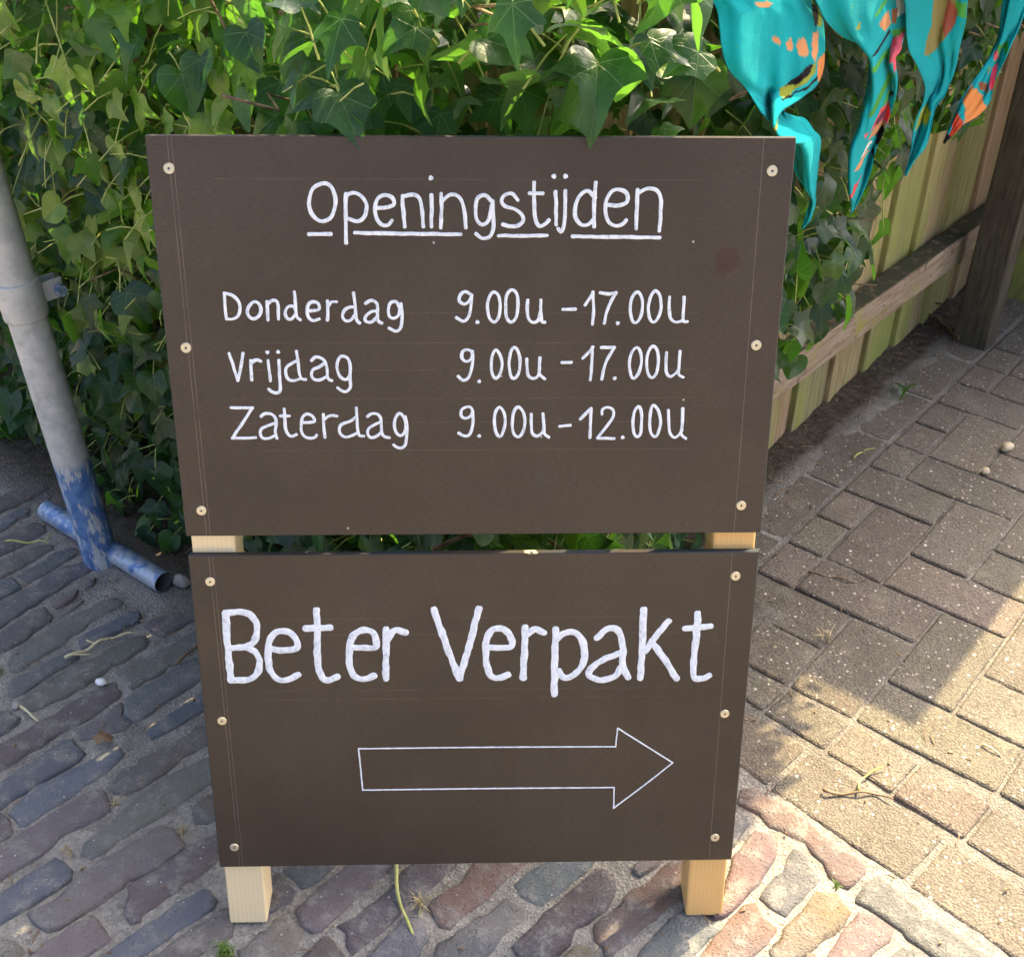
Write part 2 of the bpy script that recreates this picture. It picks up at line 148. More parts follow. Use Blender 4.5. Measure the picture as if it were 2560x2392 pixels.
WORDS={"Openingstijden":[[[-1408,8735],[-1496,8688],[-1537,8575],[-1527,8471],[-1473,8405],[-1411,8386],[-1337,8433],[-1293,8547],[-1303,8661],[-1351,8726],[-1408,8735]],[[-1190,8642],[-1200,8500],[-1210,8184]],[[-1190,8629],[-1117,8652],[-1042,8614],[-1002,8538],[-1026,8434],[-1089,8386],[-1175,8409]],[[-921,8510],[-834,8516],[-747,8543],[-759,8605],[-831,8630],[-899,8595],[-927,8510],[-915,8415],[-869,8357],[-811,8352],[-771,8396]],[[-664,8624],[-662,8501],[-651,8338]],[[-659,8619],[-562,8634],[-506,8596],[-485,8482],[-477,8339]],[[-394,8634],[-396,8501],[-399,8339]],[[-396,8788]],[[-303,8644],[-302,8502],[-312,8329]],[[-295,8578],[-217,8638],[-140,8616],[-93,8521],[-75,8330]],[[167,8578],[110,8631],[42,8607],[17,8521],[28,8407],[80,8359],[138,8397],[171,8540]],[[177,8578],[187,8426],[183,8311],[148,8243],[80,8229],[21,8272]],[[414,8588],[360,8645],[293,8632],[264,8579],[293,8531],[380,8506],[448,8461],[468,8397],[420,8349],[342,8340],[274,8359]],[[565,8749],[569,8579],[585,8407],[624,8346],[682,8369],[711,8402]],[[524,8649],[649,8649]],[[770,8665],[777,8503],[780,8359]],[[861,8674],[861,8484],[852,8340],[826,8288],[800,8321]],[[750,8806]],[[859,8806]],[[1142,8609],[1073,8675],[1006,8637],[960,8542],[963,8427],[1014,8360],[1082,8360],[1139,8418]],[[1144,8750],[1135,8542],[1141,8340]],[[1251,8542],[1368,8539],[1444,8571],[1441,8647],[1382,8685],[1305,8675],[1253,8599],[1244,8485],[1276,8389],[1346,8347],[1410,8366],[1441,8404]],[[1540,8685],[1540,8504],[1543,8322]],[[1547,8657],[1633,8695],[1721,8676],[1763,8600],[1769,8486],[1765,8302]],[[-1558,8266],[-1461,8268],[-1349,8267]],[[-1123,8280],[-668,8271],[-125,8266]],[[236,8253],[460,8253],[694,8257]],[[938,8249],[1360,8242],[1772,8238]]],"Donderdag":[[[-2397,7704],[-2399,7566],[-2395,7451]],[[-2397,7704],[-2321,7681],[-2265,7619],[-2258,7548],[-2285,7477],[-2339,7449],[-2395,7451]],[[-2118,7619],[-2164,7584],[-2190,7531],[-2180,7477],[-2134,7450],[-2079,7486],[-2057,7548],[-2076,7602],[-2118,7619]],[[-1996,7623],[-1996,7548],[-1998,7441]],[[-1993,7593],[-1953,7628],[-1909,7628],[-1891,7584],[-1895,7450]],[[-1724,7530],[-1748,7575],[-1800,7566],[-1825,7512],[-1812,7459],[-1773,7450],[-1722,7503]],[[-1727,7716],[-1723,7601],[-1719,7477],[-1686,7441]],[[-1611,7530],[-1550,7534],[-1497,7548],[-1503,7601],[-1554,7619],[-1599,7592],[-1614,7530],[-1606,7468],[-1564,7432],[-1502,7450]],[[-1414,7628],[-1416,7530],[-1424,7440]],[[-1414,7565],[-1380,7615],[-1328,7619]],[[-1150,7565],[-1199,7569],[-1253,7539],[-1277,7476],[-1249,7431],[-1196,7440],[-1146,7503]],[[-1162,7707],[-1150,7574],[-1143,7449],[-1115,7408]],[[-1049,7604],[-996,7633],[-945,7610],[-935,7547],[-938,7440],[-899,7407]],[[-942,7529],[-1000,7521],[-1054,7476],[-1056,7431],[-1004,7418],[-941,7467]],[[-727,7574],[-752,7618],[-805,7609],[-830,7547],[-821,7476],[-775,7458],[-730,7493],[-715,7574]],[[-709,7600],[-699,7475],[-716,7368],[-761,7328],[-830,7359]]],"hours_top":[[[-27,7685],[-85,7720],[-134,7685],[-144,7626],[-96,7596],[-47,7626],[-23,7685]],[[-23,7685],[-33,7566],[-58,7467],[-107,7423],[-175,7463]],[[30,7417]],[[187,7714],[148,7665],[128,7566],[148,7457],[197,7416],[236,7466],[251,7566],[236,7675],[187,7714]],[[362,7734],[317,7685],[304,7566],[318,7456],[364,7416],[412,7476],[425,7586],[411,7694],[362,7734]],[[518,7635],[514,7546],[530,7446],[580,7412],[629,7446],[647,7546]],[[645,7635],[647,7506],[658,7426],[688,7416]],[[862,7542],[921,7543],[984,7545]],[[1077,7585],[1114,7645],[1152,7704]],[[1147,7714],[1160,7565],[1155,7395]],[[1220,7704],[1308,7694],[1376,7708]],[[1376,7704],[1330,7625],[1286,7505],[1269,7405]],[[1402,7405]],[[1581,7713],[1535,7664],[1520,7555],[1538,7445],[1579,7409],[1622,7465],[1637,7565],[1623,7664],[1581,7713]],[[1753,7727],[1711,7664],[1696,7565],[1711,7455],[1757,7414],[1803,7475],[1820,7575],[1798,7684],[1753,7727]],[[1898,7664],[1900,7545],[1919,7454],[1971,7414],[2045,7434]],[[2039,7664],[2041,7504],[2049,7424],[2085,7420]]],"Vrijdag":[[[-2398,7108],[-2367,6976],[-2335,6832]],[[-2263,7110],[-2292,6976],[-2335,6832]],[[-2193,7036],[-2197,6953],[-2197,6837]],[[-2193,7003],[-2161,7033],[-2123,7042],[-2096,7028]],[[-2023,7036],[-2020,6931],[-2016,6828]],[[-2026,7118]],[[-1917,7039],[-1924,6897],[-1922,6763],[-1933,6713],[-1971,6702],[-2013,6719],[-2038,6743]],[[-1921,7121]],[[-1742,7129],[-1734,7041],[-1728,6919],[-1710,6852],[-1668,6841]],[[-1731,7041],[-1791,7008],[-1847,6969],[-1861,6919],[-1844,6852],[-1792,6828],[-1727,6847]],[[-1599,7035],[-1565,7068],[-1512,7062],[-1471,7029],[-1454,6963],[-1453,6874],[-1438,6840],[-1412,6829]],[[-1473,7007],[-1528,6968],[-1593,6941],[-1607,6880],[-1583,6841],[-1524,6835],[-1464,6868]],[[-1310,7078],[-1344,7029],[-1353,6951],[-1330,6873],[-1278,6840],[-1239,6873],[-1221,6962],[-1237,7040],[-1267,7073],[-1310,7078]],[[-1225,6951],[-1230,6840],[-1233,6761],[-1278,6714],[-1326,6728],[-1357,6756]]],"Zaterdag":[[[-2422,6551],[-2314,6550],[-2212,6550]],[[-2212,6550],[-2315,6402],[-2436,6230]],[[-2436,6230],[-2328,6229],[-2203,6235]],[[-2133,6459],[-2098,6487],[-2039,6487],[-1998,6452],[-1989,6389],[-2003,6297],[-1991,6228]],[[-1997,6389],[-2069,6361],[-2136,6327],[-2156,6275],[-2133,6229],[-2067,6228],[-2006,6257]],[[-1898,6537],[-1900,6435],[-1898,6320],[-1875,6262],[-1838,6245],[-1793,6268]],[[-1941,6464],[-1895,6462],[-1852,6463]],[[-1737,6394],[-1666,6394],[-1606,6405],[-1620,6457],[-1672,6485],[-1717,6457],[-1737,6388],[-1742,6308],[-1718,6250],[-1665,6227],[-1610,6238],[-1592,6261]],[[-1513,6479],[-1514,6364],[-1510,6237]],[[-1511,6422],[-1468,6456],[-1424,6467],[-1379,6461]],[[-1183,6546],[-1179,6432],[-1176,6317],[-1162,6253],[-1119,6247]],[[-1181,6455],[-1243,6409],[-1331,6375],[-1361,6329],[-1352,6272],[-1305,6237],[-1239,6254],[-1183,6282]],[[-1073,6455],[-1034,6483],[-980,6483],[-946,6443],[-940,6362],[-938,6281],[-912,6241],[-863,6229]],[[-945,6397],[-1017,6362],[-1067,6328],[-1079,6282],[-1059,6236],[-1010,6235],[-945,6281]],[[-763,6482],[-797,6431],[-810,6350],[-790,6281],[-748,6252],[-708,6292],[-695,6373],[-710,6442],[-741,6482],[-763,6482]],[[-698,6453],[-681,6361],[-688,6245],[-706,6152],[-751,6118],[-795,6130],[-822,6153]]],"hours_middle":[[[-31,7125],[-74,7141],[-118,7119],[-125,7061],[-94,7022],[-50,7029],[-23,7074],[-27,7123]],[[-19,7125],[-15,7035],[-32,6944],[-64,6853],[-115,6827],[-164,6869]],[[45,6816]],[[210,7137],[175,7086],[165,6996],[175,6892],[210,6846],[250,6891],[271,6995],[250,7086],[210,7137]],[[393,7163],[356,7111],[340,6995],[357,6878],[389,6845],[432,6891],[450,7008],[434,7111],[393,7163]],[[515,7047],[520,6956],[533,6878],[578,6845],[628,6871],[645,6956]],[[646,7059],[641,6969],[646,6890],[697,6841]],[[864,7007],[914,7008],[958,7009]],[[1070,7052],[1125,7110],[1167,7168]],[[1163,7168],[1160,6993],[1152,6830]],[[1249,7161],[1324,7161],[1380,7163]],[[1380,7163],[1327,7071],[1287,6967],[1266,6836]],[[1393,6845]],[[1600,7160],[1552,7109],[1534,6992],[1556,6875],[1585,6842],[1630,6901],[1651,7005],[1640,7109],[1600,7160]],[[1756,7173],[1715,7109],[1705,7005],[1726,6888],[1766,6851],[1808,6900],[1821,7018],[1802,7134],[1756,7173]],[[1898,7108],[1898,6992],[1909,6900],[1949,6861],[2004,6900],[2030,6939]],[[2032,7123],[2030,6991],[2030,6887],[2076,6854]]],"hours_bottom":[[[-47,6550],[-85,6550],[-130,6523],[-137,6457],[-93,6430],[-42,6456],[-22,6510],[-47,6550]],[[-22,6510],[-19,6389],[-36,6295],[-69,6248],[-120,6248],[-164,6275]],[[43,6243]],[[247,6549],[206,6496],[196,6388],[213,6280],[249,6233],[283,6280],[305,6388],[289,6495],[247,6549]],[[435,6548],[391,6495],[376,6374],[392,6266],[437,6232],[482,6279],[503,6387],[486,6495],[435,6548]],[[566,6474],[568,6360],[578,6272],[624,6238],[674,6272],[697,6319]],[[684,6478],[696,6359],[703,6265],[746,6226]],[[855,6343],[910,6348],[962,6352]],[[1062,6419],[1118,6479],[1168,6532]],[[1168,6532],[1166,6371],[1164,6222]],[[1278,6471],[1283,6518],[1333,6542],[1385,6518],[1394,6451],[1352,6370],[1242,6215]],[[1242,6215],[1332,6214],[1410,6210]],[[1499,6223]],[[1644,6550],[1604,6490],[1594,6369],[1614,6261],[1648,6227],[1678,6274],[1682,6409],[1674,6504],[1644,6550]],[[1793,6563],[1770,6503],[1766,6369],[1788,6260],[1829,6226],[1859,6273],[1876,6382],[1847,6503],[1793,6563]],[[1946,6509],[1959,6381],[1975,6273],[2023,6218],[2067,6245],[2100,6299]],[[2092,6529],[2098,6381],[2092,6259],[2140,6207]]],"Beter":[[[-2663,4259],[-2672,3880],[-2673,3443]],[[-2663,4259],[-2502,4273],[-2382,4209],[-2345,4067],[-2420,3877],[-2661,3832]],[[-2661,3832],[-2479,3839],[-2372,3764],[-2350,3602],[-2451,3457],[-2674,3433]],[[-2236,3827],[-2088,3803],[-1932,3833],[-1965,3984],[-2073,4039],[-2189,3986],[-2241,3827],[-2244,3585],[-2168,3453],[-2055,3436],[-1938,3500]],[[-1697,4288],[-1707,3997],[-1719,3709],[-1697,3497],[-1629,3431],[-1513,3472]],[[-1826,4068],[-1695,4070],[-1563,4075]],[[-1363,3840],[-1215,3826],[-1079,3837],[-1109,4007],[-1220,4040],[-1321,3977],[-1370,3818],[-1371,3591],[-1315,3460],[-1201,3442],[-1114,3480]],[[-968,4053],[-978,3733],[-988,3440]],[[-964,3910],[-870,4037],[-758,4004]]],"Verpakt":[[[-450,4285],[-324,3855],[-187,3430]],[[31,4290],[-70,3852],[-187,3430]],[[114,3818],[256,3810],[384,3822],[369,3960],[284,4041],[171,4026],[109,3867],[114,3624],[157,3459],[257,3432],[349,3473]],[[530,4061],[522,3717],[516,3429]],[[539,3958],[637,4037],[731,3988]],[[858,4035],[857,3648],[859,3219]],[[880,3907],[949,3986],[1077,3985],[1166,3839],[1173,3612],[1076,3465],[962,3433],[902,3516]],[[1312,3918],[1416,4029],[1530,4012],[1594,3835],[1605,3574],[1668,3425]],[[1584,3738],[1401,3658],[1261,3545],[1249,3447],[1381,3395],[1523,3443],[1605,3574]],[[1803,4264],[1809,3832],[1808,3414]],[[2079,4119],[1960,3944],[1841,3751]],[[1922,3847],[2093,3601],[2205,3402]],[[2392,4211],[2392,3891],[2383,3565],[2407,3417],[2481,3399],[2565,3438]],[[2264,4027],[2397,4039],[2539,4050]]],"arrow":[[[-1323,2541],[85,2541],[1566,2528]],[[1566,2528],[1580,2772]],[[1580,2772],[1886,2550],[2226,2305]],[[2226,2305],[1911,2002],[1574,1695]],[[1574,1695],[1569,1979]],[[1569,1979],[142,1987],[-1299,1988]],[[-1299,1988],[-1323,2541]]]}
SCREWS=[[-2808,8869],[-2811,7166],[-2814,5444],[2798,8860],[2784,7181],[2767,5466],[-2794,4632],[-2811,2924],[-2809,1220],[2769,4651],[2775,2945],[2780,1262]]
FLAGS={"1":[[281,1032,518,998],[310,1008,529,972],[336,992,555,955],[348,972,570,932],[355,958,576,916],[371,938,579,896],[404,917,566,883],[430,900,524,879],[451,885,506,873],[463,876,509,865],[481,861,548,846],[498,841,598,816],[539,800,608,782],[556,780,611,765],[597,751,614,746],[598,734,618,729],[595,721,615,715],[590,710,594,709]],"2":[[521,998,787,959],[556,968,781,932],[578,950,792,914],[612,928,796,896],[676,899,788,878],[699,880,777,864],[708,851,796,833],[707,828,801,807],[705,805,797,783],[692,786,787,763],[697,762,771,743],[708,735,767,718],[722,709,756,700],[727,691,742,686],[727,680,731,679]],"3":[[765,962,978,931],[783,932,984,900],[791,912,992,878],[800,891,990,857],[818,868,988,836],[856,841,989,814],[893,812,984,793],[899,790,972,774],[892,778,949,765],[883,759,950,743],[884,737,944,721],[887,713,914,706],[882,689,891,687]],"4":[[1085,915,1241,893],[1098,882,1230,860],[1115,846,1224,827],[1127,821,1208,806],[1116,801,1196,785],[1090,783,1176,765],[1057,767,1179,740],[1030,752,1143,726],[1026,739,1088,725],[1017,722,1051,714],[1013,707,1018,706]]}
PRINTS=[[1,"peach",[[508,935],[511,942],[521,942],[533,932],[538,923],[528,921],[516,926]]],[1,"peach",[[483,942],[492,946],[500,937],[500,931],[489,934]]],[1,"peach",[[452,951],[459,953],[470,946],[471,941],[462,944]]],[1,"peach",[[408,990],[434,988],[444,985],[435,983],[415,986]]],[1,"olive",[[483,899],[516,900],[546,911],[559,910],[559,900],[533,894],[505,890],[485,892]]],[1,"black",[[492,898],[515,904],[542,912],[551,910],[548,903],[521,896]]],[1,"black",[[487,891],[527,890],[568,896],[567,891],[538,889],[505,889]]],[1,"peach",[[540,941],[553,941],[560,919],[555,911],[545,920]]],[1,"olive",[[526,973],[549,963],[561,944],[553,944],[541,953]]],[1,"black",[[530,971],[546,960],[550,948],[544,946],[534,959]]],[1,"olive",[[472,868],[487,879],[491,864],[481,862]]],[1,"orange",[[562,912],[577,914],[583,892],[573,885],[566,895]]],[2,"green",[[748,900],[793,897],[791,885],[758,887]]],[2,"green",[[715,882],[756,877],[764,863],[719,874]]],[2,"green",[[727,816],[739,831],[769,846],[785,847],[777,829],[751,815]]],[2,"green",[[760,802],[772,818],[780,816],[775,801]]],[2,"pink",[[763,865],[756,886],[790,895],[789,876],[777,870]]],[2,"pink",[[769,868],[781,868],[787,853],[780,848]]],[2,"peach",[[709,924],[728,930],[743,911],[731,908]]],[2,"green",[[691,936],[709,944],[725,941],[705,934]]],[2,"white",[[744,938],[776,933],[789,916],[759,915]]],[2,"brown",[[738,928],[754,925],[758,908],[745,910]]],[2,"black",[[703,895],[720,897],[742,905],[746,900],[722,893]]],[2,"pink",[[740,791],[757,799],[778,800],[796,788],[798,771],[769,771],[752,773]]],[2,"red",[[756,801],[776,799],[797,783],[791,774]]],[2,"plum",[[746,787],[762,794],[776,792],[774,780],[759,778]]],[2,"peach",[[736,773],[756,778],[789,768],[779,758],[744,763]]],[2,"black",[[755,760],[775,768],[795,761],[784,746],[764,749]]],[2,"black",[[751,740],[762,744],[774,736],[759,734]]],[2,"peach",[[714,754],[729,756],[749,741],[729,744]]],[2,"white",[[727,761],[740,762],[753,752],[735,753]]],[2,"red",[[715,722],[723,731],[737,723],[725,718]]],[2,"black",[[775,811],[794,816],[797,810],[778,804]]],[3,"khaki",[[853,921],[932,908],[957,892],[939,866],[903,844],[879,841],[863,848],[859,861],[864,880]]],[3,"rust",[[911,907],[958,890],[952,872],[923,857],[904,877]]],[3,"pink",[[859,919],[881,916],[881,910],[865,912]]],[3,"green",[[934,904],[955,904],[979,901],[991,880],[962,883]]],[3,"olive",[[885,744],[888,760],[895,771],[935,762],[935,751],[923,743]]],[4,"green",[[1145,783],[1145,813],[1204,804],[1198,796],[1159,801]]],[4,"pink",[[1130,802],[1144,805],[1157,792],[1140,791]]],[4,"hot",[[1138,780],[1152,783],[1175,777],[1178,753],[1159,752]]],[4,"orange",[[1047,752],[1062,769],[1090,762],[1167,733],[1162,727],[1094,724]]],[4,"brown",[[1092,768],[1118,766],[1159,752],[1148,748],[1111,757]]],[4,"coral",[[1029,717],[1034,739],[1090,726],[1067,717],[1040,713]]],[4,"black",[[1009,705],[1020,718],[1043,714],[1032,707]]]]

# ------------------------------------------------------------------ materials
def brick_mat():
    k = NT('clay_brick', .75, .35); p = k.pos(); c = k.ocolor()
    n1 = k.noise(p, 34, 6, .65); n2 = k.noise(p, 240, 4, .7); n3 = k.noise(p, 9, 2)
    col = k.mix(k.step(n1, .35, .75), c, k.mix(.55, c, (.17, .17, .16)))
    col = k.mix(k.math('MULTIPLY', k.step(n3, .45, .7), .35), col, (.11, .12, .14))
    dust = k.step(k.math('ADD', n1, k.math('MULTIPLY', n2, .5)), .74, .95)
    col = k.mix(k.math('MULTIPLY', dust, .55), col, (.30, .28, .24))
    sp = k.vor(p, 190); pit = k.step(sp.outputs['Distance'], .05, .28)
    col = k.mix(k.math('MULTIPLY', k.math('SUBTRACT', 1., pit), k.step(n2, .5, .62)), col, (.05, .045, .045))
    sp2 = k.vor(p, 120); white = k.math('LESS_THAN', sp2.outputs['Distance'], .13)
    rnd = k.sep(sp2.outputs['Color'])[0]
    col = k.mix(k.math('MULTIPLY', white, k.math('GREATER_THAN', rnd, .93)), col, (.55, .53, .48))
    k.color(col)
    h = k.math('ADD', k.math('MULTIPLY', n1, 1.2), k.math('ADD', k.math('MULTIPLY', n2, .55), k.math('MULTIPLY', pit, .25)))
    k.bump(h, 1., .006); k.rough(k.ramp(n1, [(.3, .6), (.75, .95)])); return k.m
def paver_mat():
    k = NT('concrete_paver', .85, .25); p = k.pos(); c = k.ocolor()
    n1 = k.noise(p, 14, 3); n2 = k.noise(p, 420, 2); v1 = k.vor(p, 270); v2 = k.vor(p, 135); v3 = k.vor(p, 82)
    r1 = k.sep(v1.outputs['Color']); r2 = k.sep(v2.outputs['Color']); r3 = k.sep(v3.outputs['Color'])
    col = k.mix(k.step(n1, .3, .7), c, k.mix(.5, c, (.20, .18, .15)))
    col = k.mix(k.math('MULTIPLY', r1[0], .55), col, k.mix(1.0, col, k.ramp(r1[1], [(0, (.45, .42, .40)), (.5, (.9, .85, .8)), (1, (1.7, 1.55, 1.3))]), 'MULTIPLY'))
    gap = k.step(v1.outputs['Distance'], .35, .75)
    col = k.mix(k.math('MULTIPLY', gap, .45), col, (.06, .052, .045))
    m2 = k.math('MULTIPLY', k.math('LESS_THAN', v2.outputs['Distance'], .30), k.math('GREATER_THAN', r2[0], .84))
    col = k.mix(k.math('MULTIPLY', m2, .85), col, k.ramp(r2[1], [(0, (.34, .30, .24)), (.6, (.42, .37, .30)), (1, (.58, .54, .47))]))
    m3 = k.math('MULTIPLY', k.math('LESS_THAN', v3.outputs['Distance'], .22), k.math('GREATER_THAN', r3[0], .955))
    col = k.mix(m3, col, k.ramp(r3[1], [(0, (.36, .30, .20)), (.5, (.48, .43, .36)), (1, (.66, .62, .55))]))
    d = k.step(k.noise(p, 5, 5, .65), .48, .72); col = k.mix(k.math('MULTIPLY', d, .45), col, (.135, .115, .085)); d2 = k.step(k.noise(p, 11, 4, .6), .58, .7); col = k.mix(k.math('MULTIPLY', d2, .4), col, (.25, .22, .165))
    k.color(col)
    h = k.math('SUBTRACT', k.math('ADD', k.math('MULTIPLY', m2, .7), k.math('MULTIPLY', m3, 1.1)), k.math('MULTIPLY', v1.outputs['Distance'], .7))
    h = k.math('ADD', h, k.math('MULTIPLY', n2, 1.0)); k.bump(h, .9, .0026); return k.m
def sand_mat():
    k = NT('joint_sand', .95, .15); p = k.pos(); x = k.sep(p)
    n1 = k.noise(p, 16, 5, .65); n2 = k.noise(p, 300, 3, .7); v = k.vor(p, 260); r = k.sep(v.outputs['Color'])
    col = k.ramp(n1, [(.3, (.18, .17, .15)), (.55, (.30, .285, .25)), (.8, (.37, .345, .295))])
    col = k.mix(k.math('MULTIPLY', r[0], .5), col, k.mix(1., col, k.ramp(r[1], [(0, (.35, .33, .3)), (.7, (1, 1, 1)), (1, (1.8, 1.75, 1.6))]), 'MULTIPLY'))
    at = k.n('Attribute', attribute_name='dirt').outputs['Fac']
    dk = k.ramp(k.noise(p, 60, 5, .7), [(.3, (.035, .028, .020)), (.55, (.085, .070, .052)), (.8, (.16, .135, .105))])
    col = k.mix(k.math('MULTIPLY', at, k.step(n1, .15, .45)), col, dk)
    k.color(col); k.bump(k.math('ADD', k.math('MULTIPLY', n1, .8), k.math('ADD', k.math('MULTIPLY', n2, .8), k.math('MULTIPLY', v.outputs['Distance'], .6))), 1., .004); return k.m
def far_mat():
    k = NT('far_ground', .9, .2); p = k.pos(); n = k.noise(p, 3, 5)
    k.color(k.ramp(n, [(.3, (.12, .10, .08)), (.7, (.22, .19, .15))])); k.bump(n, .4, .01); return k.m
def fence_mat():
    k = NT('weathered_plank', .85, .2); o = k.objco(); p = k.pos(); c = k.ocolor(); z = k.sep(p)[2]
    oi = k.n('ObjectInfo').outputs['Random']; g = k.noise(k.scale(p, (70, 70, 3.5)), 1.5, 6, .68, 1.2); g2 = k.noise(k.scale(p, (210, 210, 6)), 1.6, 4, .7)
    col = k.mix(k.step(g, .35, .7), c, k.mix(1., c, (.55, .5, .45), 'MULTIPLY'))
    wn = k.noise(k.scale(p, (8, 8, 2.5)), 1.5, 3)
    alg = k.math('MULTIPLY', k.step(k.math('ADD', wn, k.math('MULTIPLY', k.math('SUBTRACT', oi, .5), .35)), .36, .62), k.math('SUBTRACT', 1.25, k.math('MULTIPLY', z, 1.5), clamp=False), clamp=True)
    col = k.mix(k.math('MULTIPLY', alg, .75), col, k.mix(k.step(g2, .3, .7), (.20, .25, .045), (.34, .36, .09)))
    col = k.mix(k.math('MULTIPLY', k.step(g2, .55, .75), .5), col, (.10, .085, .05))
    k.color(col); k.bump(k.math('ADD', g, k.math('MULTIPLY', g2, .7)), .8, .003); return k.m
def rail_mat(moss=1.0, name='weathered_rail'):
    k = NT(name, .85, .2); p = k.pos(); c = k.ocolor(); nz = k.sep(k.n('NewGeometry').outputs['Normal'])[2]
    mp = k.n('Mapping'); k.l(p, mp.inputs['Vector']); mp.inputs['Rotation'].default_value = (0, 0, -math.atan2(VD[1], VD[0])); mp.inputs['Scale'].default_value = (1, 1, 1)
    q = k.scale(mp.outputs[0], (6, 70, 70)); g = k.noise(q, 1.5, 5, .65, .8); b = k.noise(p, 14, 4, .6); b2 = k.noise(p, 45, 3, .6)
    col = k.mix(k.step(g, .3, .7), c, k.mix(1., c, (.6, .52, .45), 'MULTIPLY'))
    col = k.mix(k.math('MULTIPLY', k.step(b, .55, .7), moss), col, (.25, .24, .06))
    col = k.mix(k.math('MULTIPLY', k.step(b2, .6, .7), .8 * max(moss, .3)), col, (.09, .06, .04))
    col = k.mix(k.math('MULTIPLY', k.step(nz, .5, .9), k.step(b2, .2, .5)), col, (.06, .06, .035))
    k.color(col); k.bump(k.math('ADD', g, b2), .6, .002); return k.m
def post_mat():
    k = NT('dark_post', .85, .2); p = k.pos(); c = k.ocolor(); g = k.noise(k.scale(p, (110, 110, 7)), 1.4, 5, .65, .5); n = k.noise(p, 18, 3)
    col = k.mix(k.step(g, .3, .7), c, k.mix(1., c, (.45, .45, .42), 'MULTIPLY')); col = k.mix(k.math('MULTIPLY', k.step(n, .5, .75), .35), col, (.10, .10, .05)); k.color(col); k.bump(g, .7, .003); return k.m
def pine_mat():
    k = NT('planed_pine', .5, .35); o = k.objco()
    q = k.scale(o, (1, 1, .03)); w = k.n('TexWave', wave_type='BANDS', bands_direction='X'); k.l(q, w.inputs['Vector']); w.inputs['Scale'].default_value = 62; w.inputs['Distortion'].default_value = 2.5; w.inputs['Detail'].default_value = 2; w.inputs['Detail Scale'].default_value = 1.5
    g = k.noise(k.scale(o, (220, 220, 6)), 1, 3)
    c = k.ocolor(); col = k.mix(k.math('MULTIPLY', w.outputs['Fac'], .2), c, k.mix(1., c, (.80, .66, .50), 'MULTIPLY'))
    col = k.mix(k.math('MULTIPLY', g, .25), col, k.mix(.5, c, (.78, .64, .42))); k.color(col); k.bump(g, .15, .0005); return k.m
def board_mat():
    k = NT('phenolic_board', .42, .30); o = k.objco(); x = k.sep(o)
    w = k.noise(k.scale(o, (160, 160, 900)), 1, 2, .6); w2 = k.noise(k.scale(o, (1500, 900, 300)), 1, 2)
    big = k.noise(o, 5, 4, .6); mid = k.noise(o, 22, 4, .65)
    col = k.mix(k.step(big, .3, .7), (.050, .034, .021), (.066, .047, .031))
    col = k.mix(k.math('MULTIPLY', k.step(w, .35, .75), .6), col, (.034, .023, .016))
    col = k.mix(k.math('MULTIPLY', k.step(mid, .6, .8), .25), col, (.085, .07, .06))
    st = k.vor(k.scale(o, (1, 1, 1)), 7); sm = k.math('MULTIPLY', k.math('SUBTRACT', 1., k.step(k.math('ADD', st.outputs['Distance'], k.math('MULTIPLY', k.math('SUBTRACT', mid, .5), .25)), .12, .2)), k.math('GREATER_THAN', k.sep(st.outputs['Color'])[0], .70))
    col = k.mix(k.math('MULTIPLY', sm, .2), col, (.030, .017, .013))
    for sx, sz, ra in ((.243, .800, .013), (.238, .792, .010)):
        dd = k.math('SQRT', k.math('ADD', k.math('POWER', k.math('SUBTRACT', x[0], sx), 2.), k.math('POWER', k.math('SUBTRACT', x[2], sz), 2.)))
        col = k.mix(k.math('MULTIPLY', k.math('SUBTRACT', 1., k.step(k.math('ADD', dd, k.math('MULTIPLY', k.math('SUBTRACT', mid, .5), .035)), ra * .75, ra * 1.2)), .6), col, (.050, .018, .011))
    def line(a, at, wd, fade):
        return k.math('MULTIPLY', k.math('LESS_THAN', k.math('ABSOLUTE', k.math('SUBTRACT', a, at)), wd), k.step(k.noise(k.scale(o, (30, 30, 30)), 1, 2), .35 - fade, .6))
    xs = k.math('ADD', x[0], k.math('MULTIPLY', x[2], .004))
    lines = None
    for at, wd in ((-.2765, .0003), (-.2725, .00025), (.2735, .0003)):
        e = line(xs, at, wd, .25); lines = e if lines is None else k.math('MAXIMUM', lines, e)
    ins = k.math('MULTIPLY', k.math('GREATER_THAN', x[0], -.24), k.math('LESS_THAN', x[0], .22))
    for at in (.8775, .751, .721, .6935, .664, .639, .6095, .4175, .398, .329, .318):
        e = k.math('MULTIPLY', line(x[2], at, .00022, .05), k.math('MULTIPLY', ins, .55)); lines = k.math('MAXIMUM', lines, e)
    fl = k.vor(o, 42); fm = k.math('MULTIPLY', k.math('LESS_THAN', fl.outputs['Distance'], .05), k.math('GREATER_THAN', k.sep(fl.outputs['Color'])[1], .985))
    col = k.mix(k.math('MULTIPLY', lines, .33), col, (.34, .27, .22)); col = k.mix(k.math('MULTIPLY', fm, .7), col, (.5, .47, .42))
    k.color(col); sme = k.noise(k.scale(o, (3, 3, 9)), 2.2, 5, .7, 1.5); k.rough(k.ramp(k.math('ADD', k.math('MULTIPLY', mid, .4), k.math('MULTIPLY', sme, .6)), [(.3, .26), (.5, .40), (.68, .58)])); k.bump(k.math('ADD', k.math('MULTIPLY', w, .7), k.math('MULTIPLY', w2, .4)), .22, .0004); return k.m
def edge_mat():
    k = NT('board_edge', .6, .3); o = k.objco(); n = k.noise(o, 26, 3, .7)
    col = k.mix(k.step(k.noise(o, 7, 2), .4, .6), (.022, .03, .036), (.034, .026, .022)); k.color(k.mix(k.step(n, .70, .72), col, (.55, .44, .27))); k.bump(n, .5, .001); return k.m
